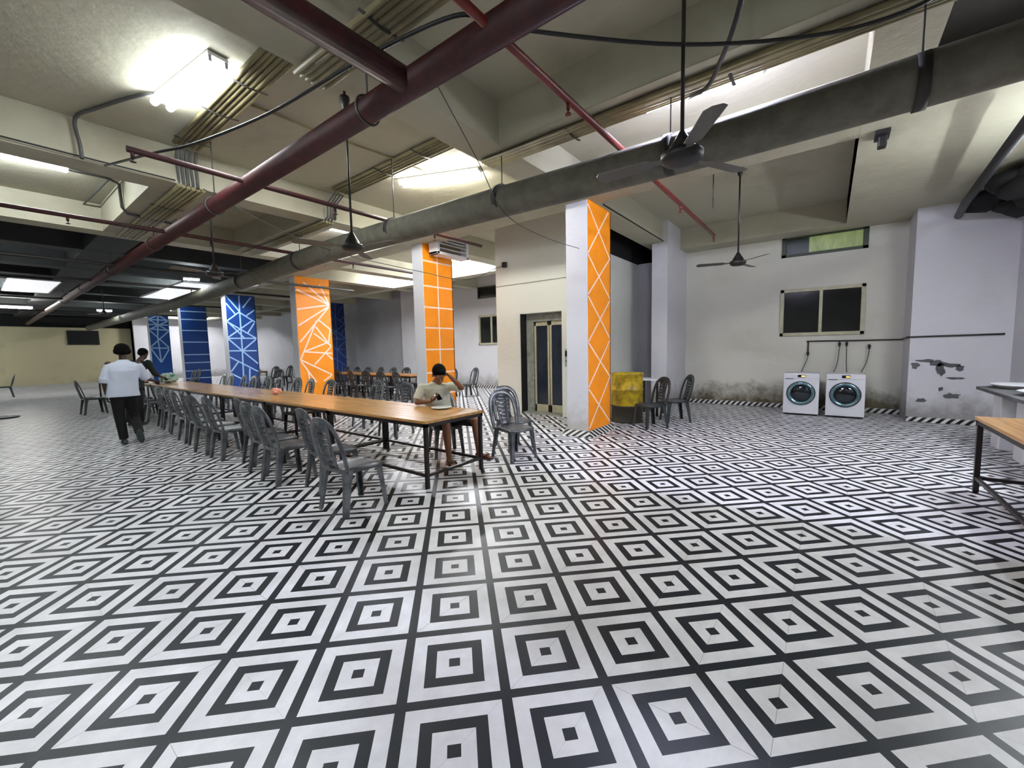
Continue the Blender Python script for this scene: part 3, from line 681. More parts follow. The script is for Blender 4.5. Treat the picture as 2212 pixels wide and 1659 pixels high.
# unseen lamps added outside the frame to brighten floor, right wall and far wall
lamp(-1.0, -1.2, .2, -1.2, 3.83, 'added unseen reflector lamp on the ceiling beside the camera, towards the sinks', M_TUBEM, n=1, wide=.2)
lamp(-1.0, 1.8, .2, 1.8, 3.83, 'added unseen reflector lamp on the ceiling just above the camera', M_TUBE, n=1, wide=.2)
lamp(6.4, -2.38, 7.6, -2.38, 2.95, 'unseen wall lamp on the sink side wall', M_TUBE, n=1, r=.022)
lamp(5.7, -2.1, 6.9, -2.1, 3.8, 'added unseen reflector lamp under the beam above the sinks', M_TUBE, n=1, r=.028, wide=.16)
lamp(-2.15, 3.0, -2.15, 4.2, 3.8, 'added unseen reflector lamp on the side beam left of the camera', n=1, wide=.2)
for k, (x, y) in enumerate(((-3.2, 27), (-4.2, 31), (-2.9, 33), (-5.5, 33))):
    lamp(x, y, x + 1.2, y, 3.6, 'added reflector lamp hung in the unseen left aisle, %s from the camera' % ('nearest', 'second', 'third', 'fourth')[k], M_TUBE, n=2, wide=.3, hang=SLAB)
# ------------------------------------------------------------------ fans
def fan(x, y, zb, ztop, rz, label, bl=.58, ms=1.0):
    root = empty('ceiling_fan', (x, y, zb), rz, label, 'fan', 'ceiling fans')
    bm = bmesh.new(); tube(bm, [(0, 0, .12), (0, 0, ztop - zb)], .013, 10); obj('rod', bm, M_FAN, root)
    bm = bmesh.new(); lathe(bm, [(.0, .13), (.018, .13), (.05, .07), (.075, .03), (.085, 0), (.12, -.01), (.118, -.05), (.09, -.075), (.03, -.085), (0, -.085)], 28)
    for v in bm.verts: v.co.x *= ms; v.co.y *= ms
    obj('motor', bm, M_FAN, root)
    bm = bmesh.new(); lathe(bm, [(.014, -.16), (.03, -.13), (.055, -.03), (.05, 0), (.012, 0)], 16, (0, 0, ztop - zb - .06)); obj('canopy', bm, M_FAN, root)
    for k in range(3):
        a = k * 2 * math.pi / 3
        bm = bmesh.new()
        pts = [(.1, .02), (.19, .025), (.22, .055), (bl, .065), (bl + .03, .03), (bl + .03, -.03), (bl, -.065), (.22, -.055), (.19, -.025), (.1, -.02)]
        t = []
        for zz in (-.004, 0):
            t.append([bm.verts.new((px_ * math.cos(a) - py_ * math.sin(a), px_ * math.sin(a) + py_ * math.cos(a), -.03 + zz + py_ * .18)) for px_, py_ in pts])
        bm.faces.new(t[0][::-1]); bm.faces.new(t[1])
        for i in range(len(pts)): bm.faces.new((t[0][i], t[0][(i + 1) % len(pts)], t[1][(i + 1) % len(pts)], t[1][i]))
        obj('blade', bm, M_BLADE, root)
    return root
fan(3.06, .84, 2.82, SLAB, math.radians(92), 'nearest ceiling fan with a large dark motor, in front of the grey pipe', ms=1.15)
fan(2.72, 4.3, 2.72, SLAB, math.radians(40), 'ceiling fan hanging in front of the grey pipe above the seated person')
fan(2.53, 7.95, 2.86, SLAB, math.radians(70), 'ceiling fan on a dark rod right of the thick red pipe, farther down the hall')
fan(7.6, 1.2, 2.84, SLAB, math.radians(-12), 'ceiling fan hanging on a long rod in front of the washing machine wall')
fan(2.9, 19.5, 3.0, SLAB, math.radians(10), 'distant ceiling fan near the farthest blue pillar', .5)
fan(9.3, 25.0, 2.9, SLAB, math.radians(30), 'distant ceiling fan in front of the back wall between the pillars', .5)
bm = bmesh.new(); tube(bm, [(6.95, 1.45, 3.55), (6.95, 1.45, SLAB)], .009, 6); tube(bm, [(6.87, 1.45, 3.68), (7.03, 1.45, 3.68)], .006, 6)
tag(obj('empty_hanger_rod', bm, M_WIRE), 'bare hanger rod with a short crossbar left of the far right fan', 'rod')
# ------------------------------------------------------------------ tables
def table(cx, y0, y1, w, label, mt=M_WOOD, horizontal=False, group=None):
    L_ = y1 - y0
    root = empty('dining_table', (cx, (y0 + y1) / 2, 0), 0 if not horizontal else math.pi / 2, label, 'table', group)
    hw, hl = w / 2, L_ / 2
    bm = bmesh.new()
    nb = 7
    for k in range(nb):
        a = -hw + k * w / nb
        box(bm, a + .0008, -hl, .722, a + w / nb - .0008, hl, .752, bev=.0015)
    obj('tabletop', bm, mt, root)
    bm = bmesh.new()
    for a in ((-hw + .01, -hl + .01, -hw + .05, hl - .01), (hw - .05, -hl + .01, hw - .01, hl - .01), (-hw + .01, -hl + .01, hw - .01, -hl + .05), (-hw + .01, hl - .05, hw - .01, hl - .01)):
        box(bm, a[0], a[1], .68, a[2], a[3], .721)
    obj('apron', bm, M_METAL, root)
    for sx in (-1, 1):
        for sy in (-1, 1):
            bm = bmesh.new(); x, y = sx * (hw - .035), sy * (hl - .035); box(bm, x - .02, y - .02, 0, x + .02, y + .02, .69, bev=.003); obj('leg', bm, M_METAL, root)
    bm = bmesh.new()
    for sy in (-1, 1): box(bm, -hw + .05, sy * (hl - .035) - .015, .13, hw - .05, sy * (hl - .035) + .015, .16)
    for sx in (-1, 1): box(bm, sx * (hw - .035) - .015, -hl + .05, .13, sx * (hw - .035) + .015, hl - .05, .16)
    obj('stretcher', bm, M_METAL, root)
    return root
nm = ['nearest, with the seated person', 'second from the near end, holding the pink paper', 'third from the near end', 'fourth from the near end', 'fifth from the near end', 'farthest, by the person in dark clothes']
for k in range(6):
    table(3.375, 3.4 + 2 * k, 5.396 + 2 * k, .95, 'wood-topped black-framed table in the long row, ' + nm[k], group='tables joined end to end in the long row')
table(5.0, -2.16 + .56, -.2 + .56 - .0, .84, 'brown wood-topped black-framed table cut by the right edge, beside the sinks', M_WOOD, horizontal=True).location = (4.98, -1.59, 0)
# ------------------------------------------------------------------ chairs
def make_chair(mt, name):
    root = empty(name, (0, 0, 0))
    # seat, front towards +x
    bm = bmesh.new()
    def outline(s, z, n=28, k=0):
        out = []
        for i in range(n):
            a = 2 * math.pi * i / n
            c, s_ = math.cos(a), math.sin(a)
            e = .38
            x = math.copysign(abs(c) ** e, c) * .205 * s
            y = math.copysign(abs(s_) ** e, s_) * (.19 + .022 * (x / .2)) * s
            dz = -.018 * max(0, x / .205) ** 3 * (1 if k else 0)
            out.append(bm.verts.new((x, y, z + dz)))
        return out
    rg = [outline(.97, .385), outline(1.03, .39), outline(1.03, .425), outline(.98, .438, k=1), outline(.85, .430, k=1), outline(.5, .422, k=1), outline(.2, .42, k=1)]
    for a, b in zip(rg, rg[1:]):
        for i in range(28): bm.faces.new((a[i], a[(i + 1) % 28], b[(i + 1) % 28], b[i]))
    bm.faces.new(rg[-1]); 
    obj('seat', bm, mt, root, smooth=True)
    # arched back frame
    path = smoothpts([(-.185, -.2, .40), (-.215, -.212, .52), (-.25, -.212, .66), (-.285, -.185, .79), (-.31, -.11, .872), (-.318, 0, .893), (-.31, .11, .872), (-.285, .185, .79), (-.25, .212, .66), (-.215, .212, .52), (-.185, .2, .40)], 4)
    bm = bmesh.new(); ribbon(bm, path, (.95, 0, .3), [.052 + .022 * (1 - abs(2 * i / (len(path) - 1) - 1)) for i in range(len(path))], .018)
    obj('back_frame', bm, mt, root)
    # slatted splat
    bm = bmesh.new()
    zt = [.44, .50, .555, .61, .665, .72, .775, .83]
    def bx(z): return -.2 - (z - .42) * .25 - .012 * math.sin((z - .42) / .46 * math.pi)
    def hw(z): return .062 + .04 * ((z - .42) / .45) ** 1.3
    for s in (-1, 1):
        pts = [(bx(z), s * hw(z), z) for z in (.42, .5, .6, .7, .8, .875)]
        ribbon(bm, pts, (.97, 0, .25), .026, .016)
    for z in zt[:-1]:
        h = hw(z + .02)
        ribbon(bm, [(bx(z + .02) - .006, -h, z + .02), (bx(z + .02) + .010, -h * .4, z + .022), (bx(z + .02) + .012, h * .4, z + .022), (bx(z + .02) - .006, h, z + .02)], (.97, 0, .25), .047, .015)
    ribbon(bm, [(bx(.85), -.1, .845), (bx(.85), 0, .85), (bx(.85), .1, .845)], (.97, 0, .25), .07, .015)
    obj('backrest', bm, mt, root)
    for sx, sy in ((1, -1), (1, 1), (-1, -1), (-1, 1)):
        bm = bmesh.new()
        t = Vector((.175 if sx > 0 else -.185, sy * .178, .42)); b = Vector((.215 if sx > 0 else -.245, sy * .212, 0))
        w0, w1 = (.078, .044) if sx < 0 else (.07, .04)
        rings = []
        for p, w in ((t, w0), (t.lerp(b, .3), w0 * .72), (b, w1)):
            q_ = [(-w / 2, -.012), (w / 2, -.012), (w / 2, .012), (w / 2 - .02 * 0, .012), (-w / 2, .012)]
            # L section: flange along x and flange along y, corner outward
            cx_, cy_ = p.x + sx * w / 2 * .4, p.y + sy * w / 2 * .4
            th = .011
            L_ = [(0, 0), (-sx * w, 0), (-sx * w, -sy * th), (-sx * th, -sy * th), (-sx * th, -sy * w), (0, -sy * w)]
            rings.append([bm.verts.new((cx_ + a, cy_ + b_, p.z)) for a, b_ in L_])
        for r1, r2 in zip(rings, rings[1:]):
            for i in range(6): bm.faces.new((r1[i], r1[(i + 1) % 6], r2[(i + 1) % 6], r2[i]))
        bm.faces.new(rings[0]); bm.faces.new(rings[-1][::-1])
        obj('leg', bm, mt, root)
    return root
proto = make_chair(M_CHAIR, 'plastic_chair')
protod = make_chair(M_CHAIRD, 'plastic_chair')
_used = {}
def chair(x, y, deg, label, group, dark=False):
    p = protod if dark else proto
    if p.name in _used: c = copy_tree(p)
    else: c = p; _used[p.name] = 1
    c.location = (x, y, 0); c.rotation_euler = (0, 0, math.radians(deg))
    for k in list(c.keys()):
        if k in ('label', 'group', 'category'): del c[k]
    return tag(c, label, 'chair', group)
ORD = ['nearest', 'second', 'third', 'fourth', 'fifth', 'sixth', 'seventh', 'eighth', 'ninth', 'tenth', 'eleventh', 'twelfth', 'thirteenth', 'fourteenth', 'fifteenth', 'sixteenth']
g1 = 'grey plastic chairs along the near left side of the long tables'
for k, (x, y, a) in enumerate([(2.2, 3.66, 2), (2.42, 4.42, -6), (2.25, 5.12, 0), (2.33, 5.68, 4), (2.45, 6.27, -3), (2.3, 7.0, 2), (2.28, 7.62, 5), (2.36, 8.3, -4), (2.4, 9.0, 0), (2.5, 9.85, 3), (2.55, 10.6, 0), (2.6, 11.3, -3), (2.62, 12.6, 0), (2.66, 13.5, 2), (2.66, 14.3, 0)]):
    chair(x, y, a, 'grey plastic chair on the left side of the long tables, %s' % ('nearest to the camera' if k == 0 else ORD[k] + ' from the near end'), g1)
g2 = 'grey plastic chairs along the far side of the long tables'
for k, (x, y, a) in enumerate([(4.6, 6.2, 188), (4.82, 7.42, 178), (4.45, 8.6, 182), (4.4, 9.4, 175), (4.5, 10.2, 182), (4.42, 11.0, 180), (4.45, 11.7, 184), (4.4, 12.5, 180), (4.45, 13.3, 176), (4.4, 14.1, 180), (4.45, 14.8, 182)]):
    chair(x, y, a, 'grey plastic chair on the far side of the long tables, %s beyond the seated person' % ['first'] [0] if k == 0 else 'grey plastic chair on the far side of the long tables, %s beyond the seated person' % ORD[k], g2)
chair(4.13, 4.40, -118, 'grey plastic chair under the seated person', None)
chair(4.5, 3.42, -105, 'front one of two empty grey plastic chairs standing right of the near table end', 'pair of empty chairs right of the table')
chair(5.0, 3.8, -112, 'rear one of two empty grey plastic chairs standing right of the near table end', 'pair of empty chairs right of the table')
chair(7.6, 2.6, 145, 'grey plastic chair directly in front of the yellow drum', 'chairs by the yellow drum', True)
chair(8.45, 2.4, 128, 'grey plastic chair seen side-on behind the yellow drum chair', 'chairs by the yellow drum', True)
g3 = 'dark plastic chairs around the rear tables'
rear = [(7.75, 9.9 + .78 * k, R.uniform(-8, 8)) for k in range(8)] + [(9.25, 9.7 + .78 * k, 180 + R.uniform(-8, 8)) for k in range(9)]
for k, (x, y, a) in enumerate(rear):
    if k < 8: lb = 'dark plastic chair on the pillar side of the rear tables, %s from the front' % ORD[k].replace('nearest', 'first')
    else: lb = 'dark plastic chair on the wall side of the rear tables, %s from the front' % ORD[k - 8].replace('nearest', 'first')
    chair(x, y, a, lb, g3, True)
chair(9.7, 9.2, 165, 'grey plastic chair alone beside the grid-lined orange pillar', None)
table(8.5, 10.1, 12.1, .85, 'dark rear table among many chairs, front one of its row', M_WOODX, group='rear tables')
table(8.5, 12.12, 14.12, .85, 'dark rear table among many chairs, middle one of its row', M_WOODX, group='rear tables')
table(8.5, 14.14, 16.14, .85, 'dark rear table among many chairs, farthest of its row', M_WOODX, group='rear tables')
g4 = 'dark chairs between the blue and orange pillars'
for k, (x, y, a) in enumerate([(6.9, 16.6, 200), (7.5, 16.2, 195), (6.4, 17.3, 170), (8.4, 20.4, 200), (9.1, 20.6, 190), (8.2, 22.6, 180), (5.7, 21.6, 185), (5.2, 20.4, 180)]):
    chair(x, y, a, 'dark plastic chair in the deep hall between the pillars, %s from the orange pillar' % ORD[k].replace('nearest', 'first'), g4, True)
chair(1.95, 15.7, 5, 'dark plastic chair seen side-on left of the walking person', None, True)
chair(2.75, 16.3, 180, 'dark plastic chair facing left, behind the walking person', None, True)
chair(2.6, 15.2, 90, 'dark plastic chair seen from behind between the walking person and side-on chair', None, True)
chair(.75, 26.0, 180, 'lone dark chair at the far left edge', None, True)
table(2.9, 16.8, 18.6, .9, 'dark table behind the walking person', M_WOODX)
table(7.7, 20.0, 22.0, .8, 'dark table between the blue pillars and back wall', M_WOODX)
# stool under the table
root = empty('stool', (3.55, 7.55, 0), math.radians(4), 'dark square stool pushed under the long table', 'stool')
bm = bmesh.new(); box(bm, -.2, -.2, .42, .2, .2, .46, bev=.012); obj('seat', bm, M_METAL, root)
for sx in (-1, 1):
    for sy in (-1, 1):
        bm = bmesh.new(); tube(bm, [(sx * .165, sy * .165, .43), (sx * .19, sy * .19, 0)], [.03, .022], 8); obj('leg', bm, M_METAL, root)
# small white-topped table behind the drum
root = empty('side_table', (9.1, 3.1, 0), 0, 'small white-topped table behind the chairs by the yellow drum', 'table')
bm = bmesh.new(); box(bm, -.26, -.26, .76, .26, .26, .79, bev=.008); obj('tabletop', bm, M_WHITE, root)
for sx in (-1, 1):
    for sy in (-1, 1):
        bm = bmesh.new(); box(bm, sx * .22 - .02, sy * .22 - .02, 0, sx * .22 + .02, sy * .22 + .02, .765); obj('leg', bm, M_METAL, root)
# yellow drum
root = empty('oil_drum', (8.0, 3.2, 0), 0, 'worn yellow drum with a sooty base behind the near orange pillar', 'drum')
bm = bmesh.new(); lathe(bm, [(.30, .32), (.31, .34), (.305, .62), (.318, .64), (.318, .66), (.305, .68), (.305, .93), (.32, .95), (.32, .975), (.30, .975), (.29, .955), (.0, .955)], 36); obj('upper_shell', bm, M_YELLOW, root)
bm = bmesh.new(); lathe(bm, [(.0, 0), (.318, 0), (.318, .02), (.305, .04), (.305, .3), (.318, .315), (.318, .335), (.30, .345)], 36); obj('lower_shell', bm, M_YDARK, root)
# ------------------------------------------------------------------ things on the tables
def lump(name, c, r, mt, seed, flat=.7, sub=3):
    r_ = random.Random(seed)
    bm = bmesh.new(); bmesh.ops.create_icosphere(bm, subdivisions=sub, radius=r)
    for v in bm.verts:
        k = 1 + r_.uniform(-.25, .2)
        v.co = Vector((v.co.x * k, v.co.y * k, v.co.z * k * flat))
    zmin = min(v.co.z for v in bm.verts)
    for v in bm.verts: v.co += Vector((c[0], c[1], c[2] - zmin))
    return obj(name, bm, mt)
tag(lump('crumpled_paper', (3.4, 8.1, .752), .085, M_PINK, 3), 'crumpled pink paper lying on the long table', 'paper')
tag(lump('plastic_bag', (3.35, 14.6, .752), .2, M_BAG, 5), 'crumpled white and green plastic bag on the far end of the long table', 'bag')
tag(lump('plastic_bag', (4.0, 10.3, .86), .0001, M_WHITE, 6), 'x', 'bag') if False else None
bm = bmesh.new(); lathe(bm, [(0, 0), (.07, 0), (.075, .004), (.13, .016), (.135, .02), (.13, .02), (.075, .009), (0, .006)], 36, (3.68, 3.98, .753))
tag(obj('dinner_plate', bm, M_PLATE), 'white round plate on the table in front of the seated person', 'plate')
bm = bmesh.new(); lathe(bm, [(0, 0), (.26, 0), (.3, .03), (.28, .03), (.24, .012), (0, .012)], 28, (.42, 16.9, .001))
tag(obj('round_tray', bm, M_BLACK), 'round black tray lying on the floor at the left edge', 'tray')
# ------------------------------------------------------------------ washing machines
def washer(yc, label):
    root = empty('washing_machine', (10.45, yc, 0), 0, label, 'washing machine', 'front-loading washing machines by the wall')
    bm = bmesh.new(); box(bm, 0, -.305, .03, .6, .305, .87, bev=.012); obj('cabinet', bm, M_WHITE, root)
    bm = bmesh.new(); box(bm, -.012, -.3, .765, .01, .3, .865, bev=.006); obj('control_panel', bm, M_WHITE, root)
    bm = bmesh.new(); box(bm, -.016, -.07, .79, -.008, .06, .845, bev=.003); ds = obj('display', bm, M_WGLASS, root)
    bm = bmesh.new(); box(bm, -.018, -.062, .805, -.0155, -.005, .828); obj('lit_digits', bm, M_AMBER, ds)
    bm = bmesh.new(); box(bm, -.010, .13, .752, .002, .27, .764); obj('drawer_handle', bm, M_STRAP, root)
    bm = bmesh.new()
    lathe(bm, [(.235, .004), (.238, -.02), (.225, -.045), (.2, -.04), (.165, -.018), (.165, .0)], 48, (0, 0, .46), axis='x'); dr = obj('door', bm, M_CHROME, root)
    bm = bmesh.new(); lathe(bm, [(.245, .006), (.25, -.012), (.24, -.024), (.232, -.018), (.232, .004)], 48, (0, 0, .46), axis='x'); obj('rim', bm, M_WGLASS, dr)
    bm = bmesh.new(); lathe(bm, [(.17, -.018), (.15, -.03), (.1, -.042), (.05, -.048), (.001, -.05)], 40, (0, 0, .46), axis='x'); obj('glass', bm, M_GLASS, dr)
    bm = bmesh.new(); box(bm, .005, -.29, .012, .55, .29, .035); obj('plinth', bm, M_DARK, root)
    for sy in (-.25, .25):
        for sx in (.06, .52):
            bm = bmesh.new(); lathe(bm, [(.02, 0), (.02, .015), (.012, .03)], 10, (sx, sy, 0)); obj('foot', bm, M_DARK, root)
    return root
washer(.425, 'white front-loading washing machine, left one of the pair under the window')
washer(-.295, 'white front-loading washing machine, right one of the pair nearer the pier')
# water pipe and taps
pipe('water_supply_pipe', smoothpts([(11.47, .36, 1.28), (11.47, .36, 1.5), (11.47, .33, 1.535), (11.47, -.4, 1.53), (11.47, -1.14, 1.53), (11.35, -1.17, 1.54), (10.65, -1.17, 1.56), (10.575, -1.25, 1.57), (10.57, -2.35, 1.585)], 3), .014, M_FAN, 'rusty water pipe along the wall above the washing machines and round the pier', seg=8)
for y, z in ((.36, 1.26), (-.19, 1.46), (-.31, 1.46), (-.68, 1.4)):
    root = empty('water_tap', (11.44, y, z), 0, {.36: 'dark tap left above the left washing machine', -.19: 'dark tap, left one of the close pair above the washing machines', -.31: 'dark tap, right one of the close pair above the washing machines', -.68: 'dark tap hanging right above the right washing machine'}[y], 'tap', 'taps above the washing machines')
    bm = bmesh.new(); lathe(bm, [(.012, -.05), (.02, -.03), (.026, 0), (.02, .03), (.012, .05)], 12); tube(bm, [(0, 0, 0), (-.04, 0, -.03), (-.045, 0, -.07)], .011, 8); obj('body', bm, M_FAN, root)
    bm = bmesh.new(); box(bm, -.035, -.03, .01, -.02, .03, .022, bev=.003); obj('handle', bm, M_BLACK, root)
for k, (y0, z0, y1, w) in enumerate(((.36, 1.2, .48, 'far left'), (-.19, 1.4, -.1, 'left one of the middle pair'), (-.31, 1.4, -.33, 'right one of the middle pair'), (-.68, 1.34, -.55, 'far right'))):
    pipe('water_hose', smoothpts([(11.4, y0, z0 - .02), (11.38, (y0 * .7 + y1 * .3), 1.05), (11.3, y1, .8), (11.1, y1, .6)], 5), .009, M_GCOND, 'thin grey hose dropping behind the washing machines, ' + w, 'hose', 'hoses behind the washing machines', seg=8)
# ------------------------------------------------------------------ sinks
root = empty('sink_counter', (8.2, -2.08, 0), 0, 'dark thin counter slab on white box pedestals along the right wall', 'counter')
bm = bmesh.new()
pts = [(-2.4, .37), (.55, .37), (.8, .15), (.85, -.36), (-2.4, -.36)]
t = [[bm.verts.new((x, y, z)) for x, y in pts] for z in (.79, .83)]
bm.faces.new(t[0][::-1]); bm.faces.new(t[1])
for i in range(5): bm.faces.new((t[0][i], t[0][(i + 1) % 5], t[1][(i + 1) % 5], t[1][i]))
obj('slab', bm, M_DGREY, root)
for x in (.35, -.55, -1.9):
    bm = bmesh.new(); box(bm, x - .17, -.3, 0, x + .17, .2, .79, bev=.01); obj('pedestal', bm, M_WHITE, root)
def basin(x, label):
    root = empty('wash_basin', (x, -2.08, .83), 0, label, 'sink', 'white wash basins on the counter')
    bm = bmesh.new(); 
    lathe(bm, [(.16, 0), (.2, .0), (.27, .045), (.285, .055), (.27, .06), (.2, .03), (.1, .012), (0.01, .01)], 32)
    for v in bm.verts: v.co.x *= 1.15
    obj('bowl', bm, M_WHITE, root)
    bm = bmesh.new(); tube(bm, smoothpts([(0, -.31, 0), (0, -.31, .16), (0, -.24, .2), (0, -.18, .17)], 4), .014, 8); obj('spout', bm, M_STRAP, root)
basin(8.55, 'white round-edged wash basin at the far end of the counter')
basin(7.5, 'white wash basin cut by the right edge, nearer on the counter')
# ------------------------------------------------------------------ television
root = empty('television', (4.32, 35.97, 2.72), 0, 'black flat television on the far cream wall', 'television')
bm = bmesh.new(); box(bm, -.69, -.06, -.43, .69, 0, .43, bev=.012); obj('case', bm, M_BLACK, root)
bm = bmesh.new(); box(bm, -.65, -.066, -.39, .65, -.058, .39); obj('screen', bm, M_DARK, root)
# ------------------------------------------------------------------ people
def cap(bm, p0, r0, p1, r1, seg=14, flat=False):
    p0, p1 = Vector(p0), Vector(p1)
    tube(bm, [p0, p1], [r0, r1], seg)
    if not flat:
        for p, r in ((p0, r0), (p1, r1)): ball(bm, p, (r, r, r))
def ball(bm, c, r, rot=None, sub=2):
    q_ = bmesh.ops.create_icosphere(bm, subdivisions=sub, radius=1)
    for v in q_['verts']:
        w = Vector((v.co.x * r[0], v.co.y * r[1], v.co.z * r[2]))
        if rot is not None: w = rot @ w
        v.co = w + Vector(c)
def loft(bm, rings, seg=24):
    """rings: (centre, half width, half depth, right, forward)"""
    rr = []
    for c, a, b, rgt, fwd in rings:
        rr.append([bm.verts.new(Vector(c) + Vector(rgt) * a * math.cos(2 * math.pi * k / seg) + Vector(fwd) * b * math.sin(2 * math.pi * k / seg)) for k in range(seg)])
    for a, b in zip(rr, rr[1:]):
        for k in range(seg): bm.faces.new((a[k], a[(k + 1) % seg], b[(k + 1) % seg], b[k]))
    bm.faces.new(rr[0][::-1]); bm.faces.new(rr[-1])
def fused(name, bm, mt, parent, vox=.009, it=3):
    o = obj(name, bm, mt, parent, smooth=True)
    md = o.modifiers.new('r', 'REMESH'); md.mode = 'VOXEL'; md.voxel_size = vox; md.use_smooth_shade = True
    sm = o.modifiers.new('s', 'SMOOTH'); sm.factor = .5; sm.iterations = it
    return o
def head(bm, c, rot):
    """face towards local +y, up +z"""
    c = Vector(c)
    P = lambda x, y, z: c + rot @ Vector((x, y, z))
    ball(bm, P(0, -.008, .03), (.075, .094, .09), rot, 3)
    ball(bm, P(0, .022, -.035), (.058, .068, .075), rot, 3)
    ball(bm, P(0, .05, -.088), (.03, .03, .025), rot)
    cap(bm, P(0, .088, .01), .008, P(0, .106, -.028), .014, 8)
    ball(bm, P(0, .088, -.06), (.024, .012, .009), rot)
    for s in (-1, 1):
        ball(bm, P(s * .03, .08, .03), (.02, .012, .007), rot)
        ball(bm, P(s * .03, .077, .008), (.014, .012, .009), rot)
        ball(bm, P(s * .076, -.005, -.005), (.01, .02, .032), rot)
def hand(bm, wrist, palm_dir, palm_n, side, curl=.5, sc=1.0):
    """palm_n points out of the palm; side=+1 puts the thumb to palm_dir x palm_n"""
    w = Vector(wrist); d = Vector(palm_dir).normalized(); n = Vector(palm_n).normalized(); n = (n - d * n.dot(d)).normalized(); s = d.cross(n) * side
    pc = w + d * .045 * sc
    rot = Matrix((s, d, n)).transposed()
    ball(bm, pc, (.040 * sc, .05 * sc, .015 * sc), rot)
    for k, (o, l) in enumerate(((.030, .07), (.011, .08), (-.009, .074), (-.028, .058))):
        a = w + d * .085 * sc + s * o * sc
        c1 = curl * .9; c2 = curl * 1.8
        b = a + (d * math.cos(c1) + n * math.sin(c1)) * l * .5 * sc
        e = b + (d * math.cos(c2) + n * math.sin(c2)) * l * .5 * sc
        cap(bm, a, .0095 * sc, b, .009 * sc, 8); cap(bm, b, .009 * sc, e, .0075 * sc, 8)
    a = w + d * .03 * sc + s * .033 * sc
    b = a + (d * .7 + s * .7 + n * .25).normalized() * .04 * sc
    e = b + (d * .9 + n * .5).normalized() * .03 * sc
    cap(bm, a, .012 * sc, b, .0105 * sc, 8); cap(bm, b, .0105 * sc, e, .009 * sc, 8)
def basis(fwd, pitch=0):
    f_ = Vector((fwd[0], fwd[1], 0)).normalized(); r_ = Vector((f_.y, -f_.x, 0)); u_ = Vector((0, 0, 1))
    y = f_ * math.cos(pitch) + u_ * math.sin(pitch); z = -f_ * math.sin(pitch) + u_ * math.cos(pitch)
    return Matrix((r_, y, z)).transposed()
# seated person, facing the camera side, head bowed over a phone
root = empty('person', (4.08, 4.4, 0), 0, 'seated person in cream T-shirt and black shorts, head bowed over a phone, hand on head', 'person')
O_ = Vector((4.08, 4.4, 0))
def V(*a): return Vector(a) - O_
F_ = Vector((-.52, -.85, 0)).normalized(); RT = Vector((F_.y, -F_.x, 0))   # RT: the person's right
RTP = -RT if RT.dot(Vector((-1, 0, 0))) < 0 else RT
pel, chest, neckb = V(4.1, 4.42, .54), V(4.0, 4.42, .90), V(3.95, 4.37, 1.06)
shR, shL = V(3.80, 4.50, 1.0), V(4.14, 4.29, 1.0)
elR, wrR = V(3.71, 4.50, .80), V(3.775, 4.29, .815)
elL, wrL = V(4.13, 4.04, .985), V(4.03, 4.17, 1.15)
hd = V(3.925, 4.27, 1.17)
knR, anR = V(3.77, 4.0, .52), V(3.75, 3.94, .09)
knL, anL = V(4.18, 3.85, .53), V(4.18, 3.80, .09)
hpR, hpL = V(4.02, 4.42, .52), V(4.2, 4.36, .52)
hr = basis(F_, math.radians(-38)) * 1.12
bm = bmesh.new()
loft(bm, [(pel - Vector((0, 0, .08)), .15, .1, RT, F_), (pel, .165, .115, RT, F_), (pel.lerp(chest, .5), .14, .095, RT, F_), (chest, .165, .105, RT, F_), (chest + Vector((-.02, -.02, .09)), .15, .085, RT, F_), (neckb, .06, .055, RT, F_)])
cap(bm, neckb, .055, hd - Vector((0, 0, .05)) - F_ * .02, .05)
head(bm, hd, hr)
for sh, el, wr in ((shR, elR, wrR), (shL, elL, wrL)):
    cap(bm, sh, .052, sh.lerp(el, .5), .045); cap(bm, sh.lerp(el, .5), .045, el, .037); cap(bm, el, .039, el.lerp(wr, .35), .037); cap(bm, el.lerp(wr, .35), .037, wr, .024)
hand(bm, wrR, Vector((.25, -.5, .35)), Vector((.2, .2, 1)), 1, .55)
hand(bm, wrL, (hd + Vector((.04, -.0, .06)) - wrL), (hd - wrL), 1, .35)
for hp, kn, an in ((hpR, knR, anR), (hpL, knL, anL)):
    cap(bm, hp, .085, hp.lerp(kn, .5), .074); cap(bm, hp.lerp(kn, .5), .074, kn, .055); cap(bm, kn, .054, kn.lerp(an, .3), .056); cap(bm, kn.lerp(an, .3), .056, an, .035)
for an, d in ((anR, Vector((-.25, -.6, 0))), (anL, Vector((.25, -.65, 0)))):
    d = d.normalized(); s = Vector((-d.y, d.x, 0))
    ball(bm, an + Vector((0, 0, -.035)) - d * .02, (.036, .036, .038))
    cap(bm, an + Vector((0, 0, -.03)), .034, an + d * .14 + Vector((0, 0, -.05)), .026)
    for k in range(5): cap(bm, an + d * .14 + s * (k - 2) * .017 + Vector((0, 0, -.055)), .011, an + d * (.195 - .012 * abs(k - 1)) + s * (k - 2) * .018 + Vector((0, 0, -.062)), .009, 8)
fused('body', bm, M_SKIN, root, .007, 2)
bm = bmesh.new()
loft(bm, [(pel - Vector((0, 0, .02)), .185, .135, RT, F_), (pel.lerp(chest, .3), .175, .13, RT, F_), (pel.lerp(chest, .6), .172, .128, RT, F_), (chest, .195, .13, RT, F_), (shR.lerp(shL, .5) - Vector((0, 0, .02)), .225, .11, RT, F_), (shR.lerp(shL, .5) + Vector((0, 0, .035)), .19, .085, RT, F_), (neckb - Vector((0, 0, .01)), .1, .07, RT, F_), (neckb + Vector((0, 0, .012)), .066, .062, RT, F_)])
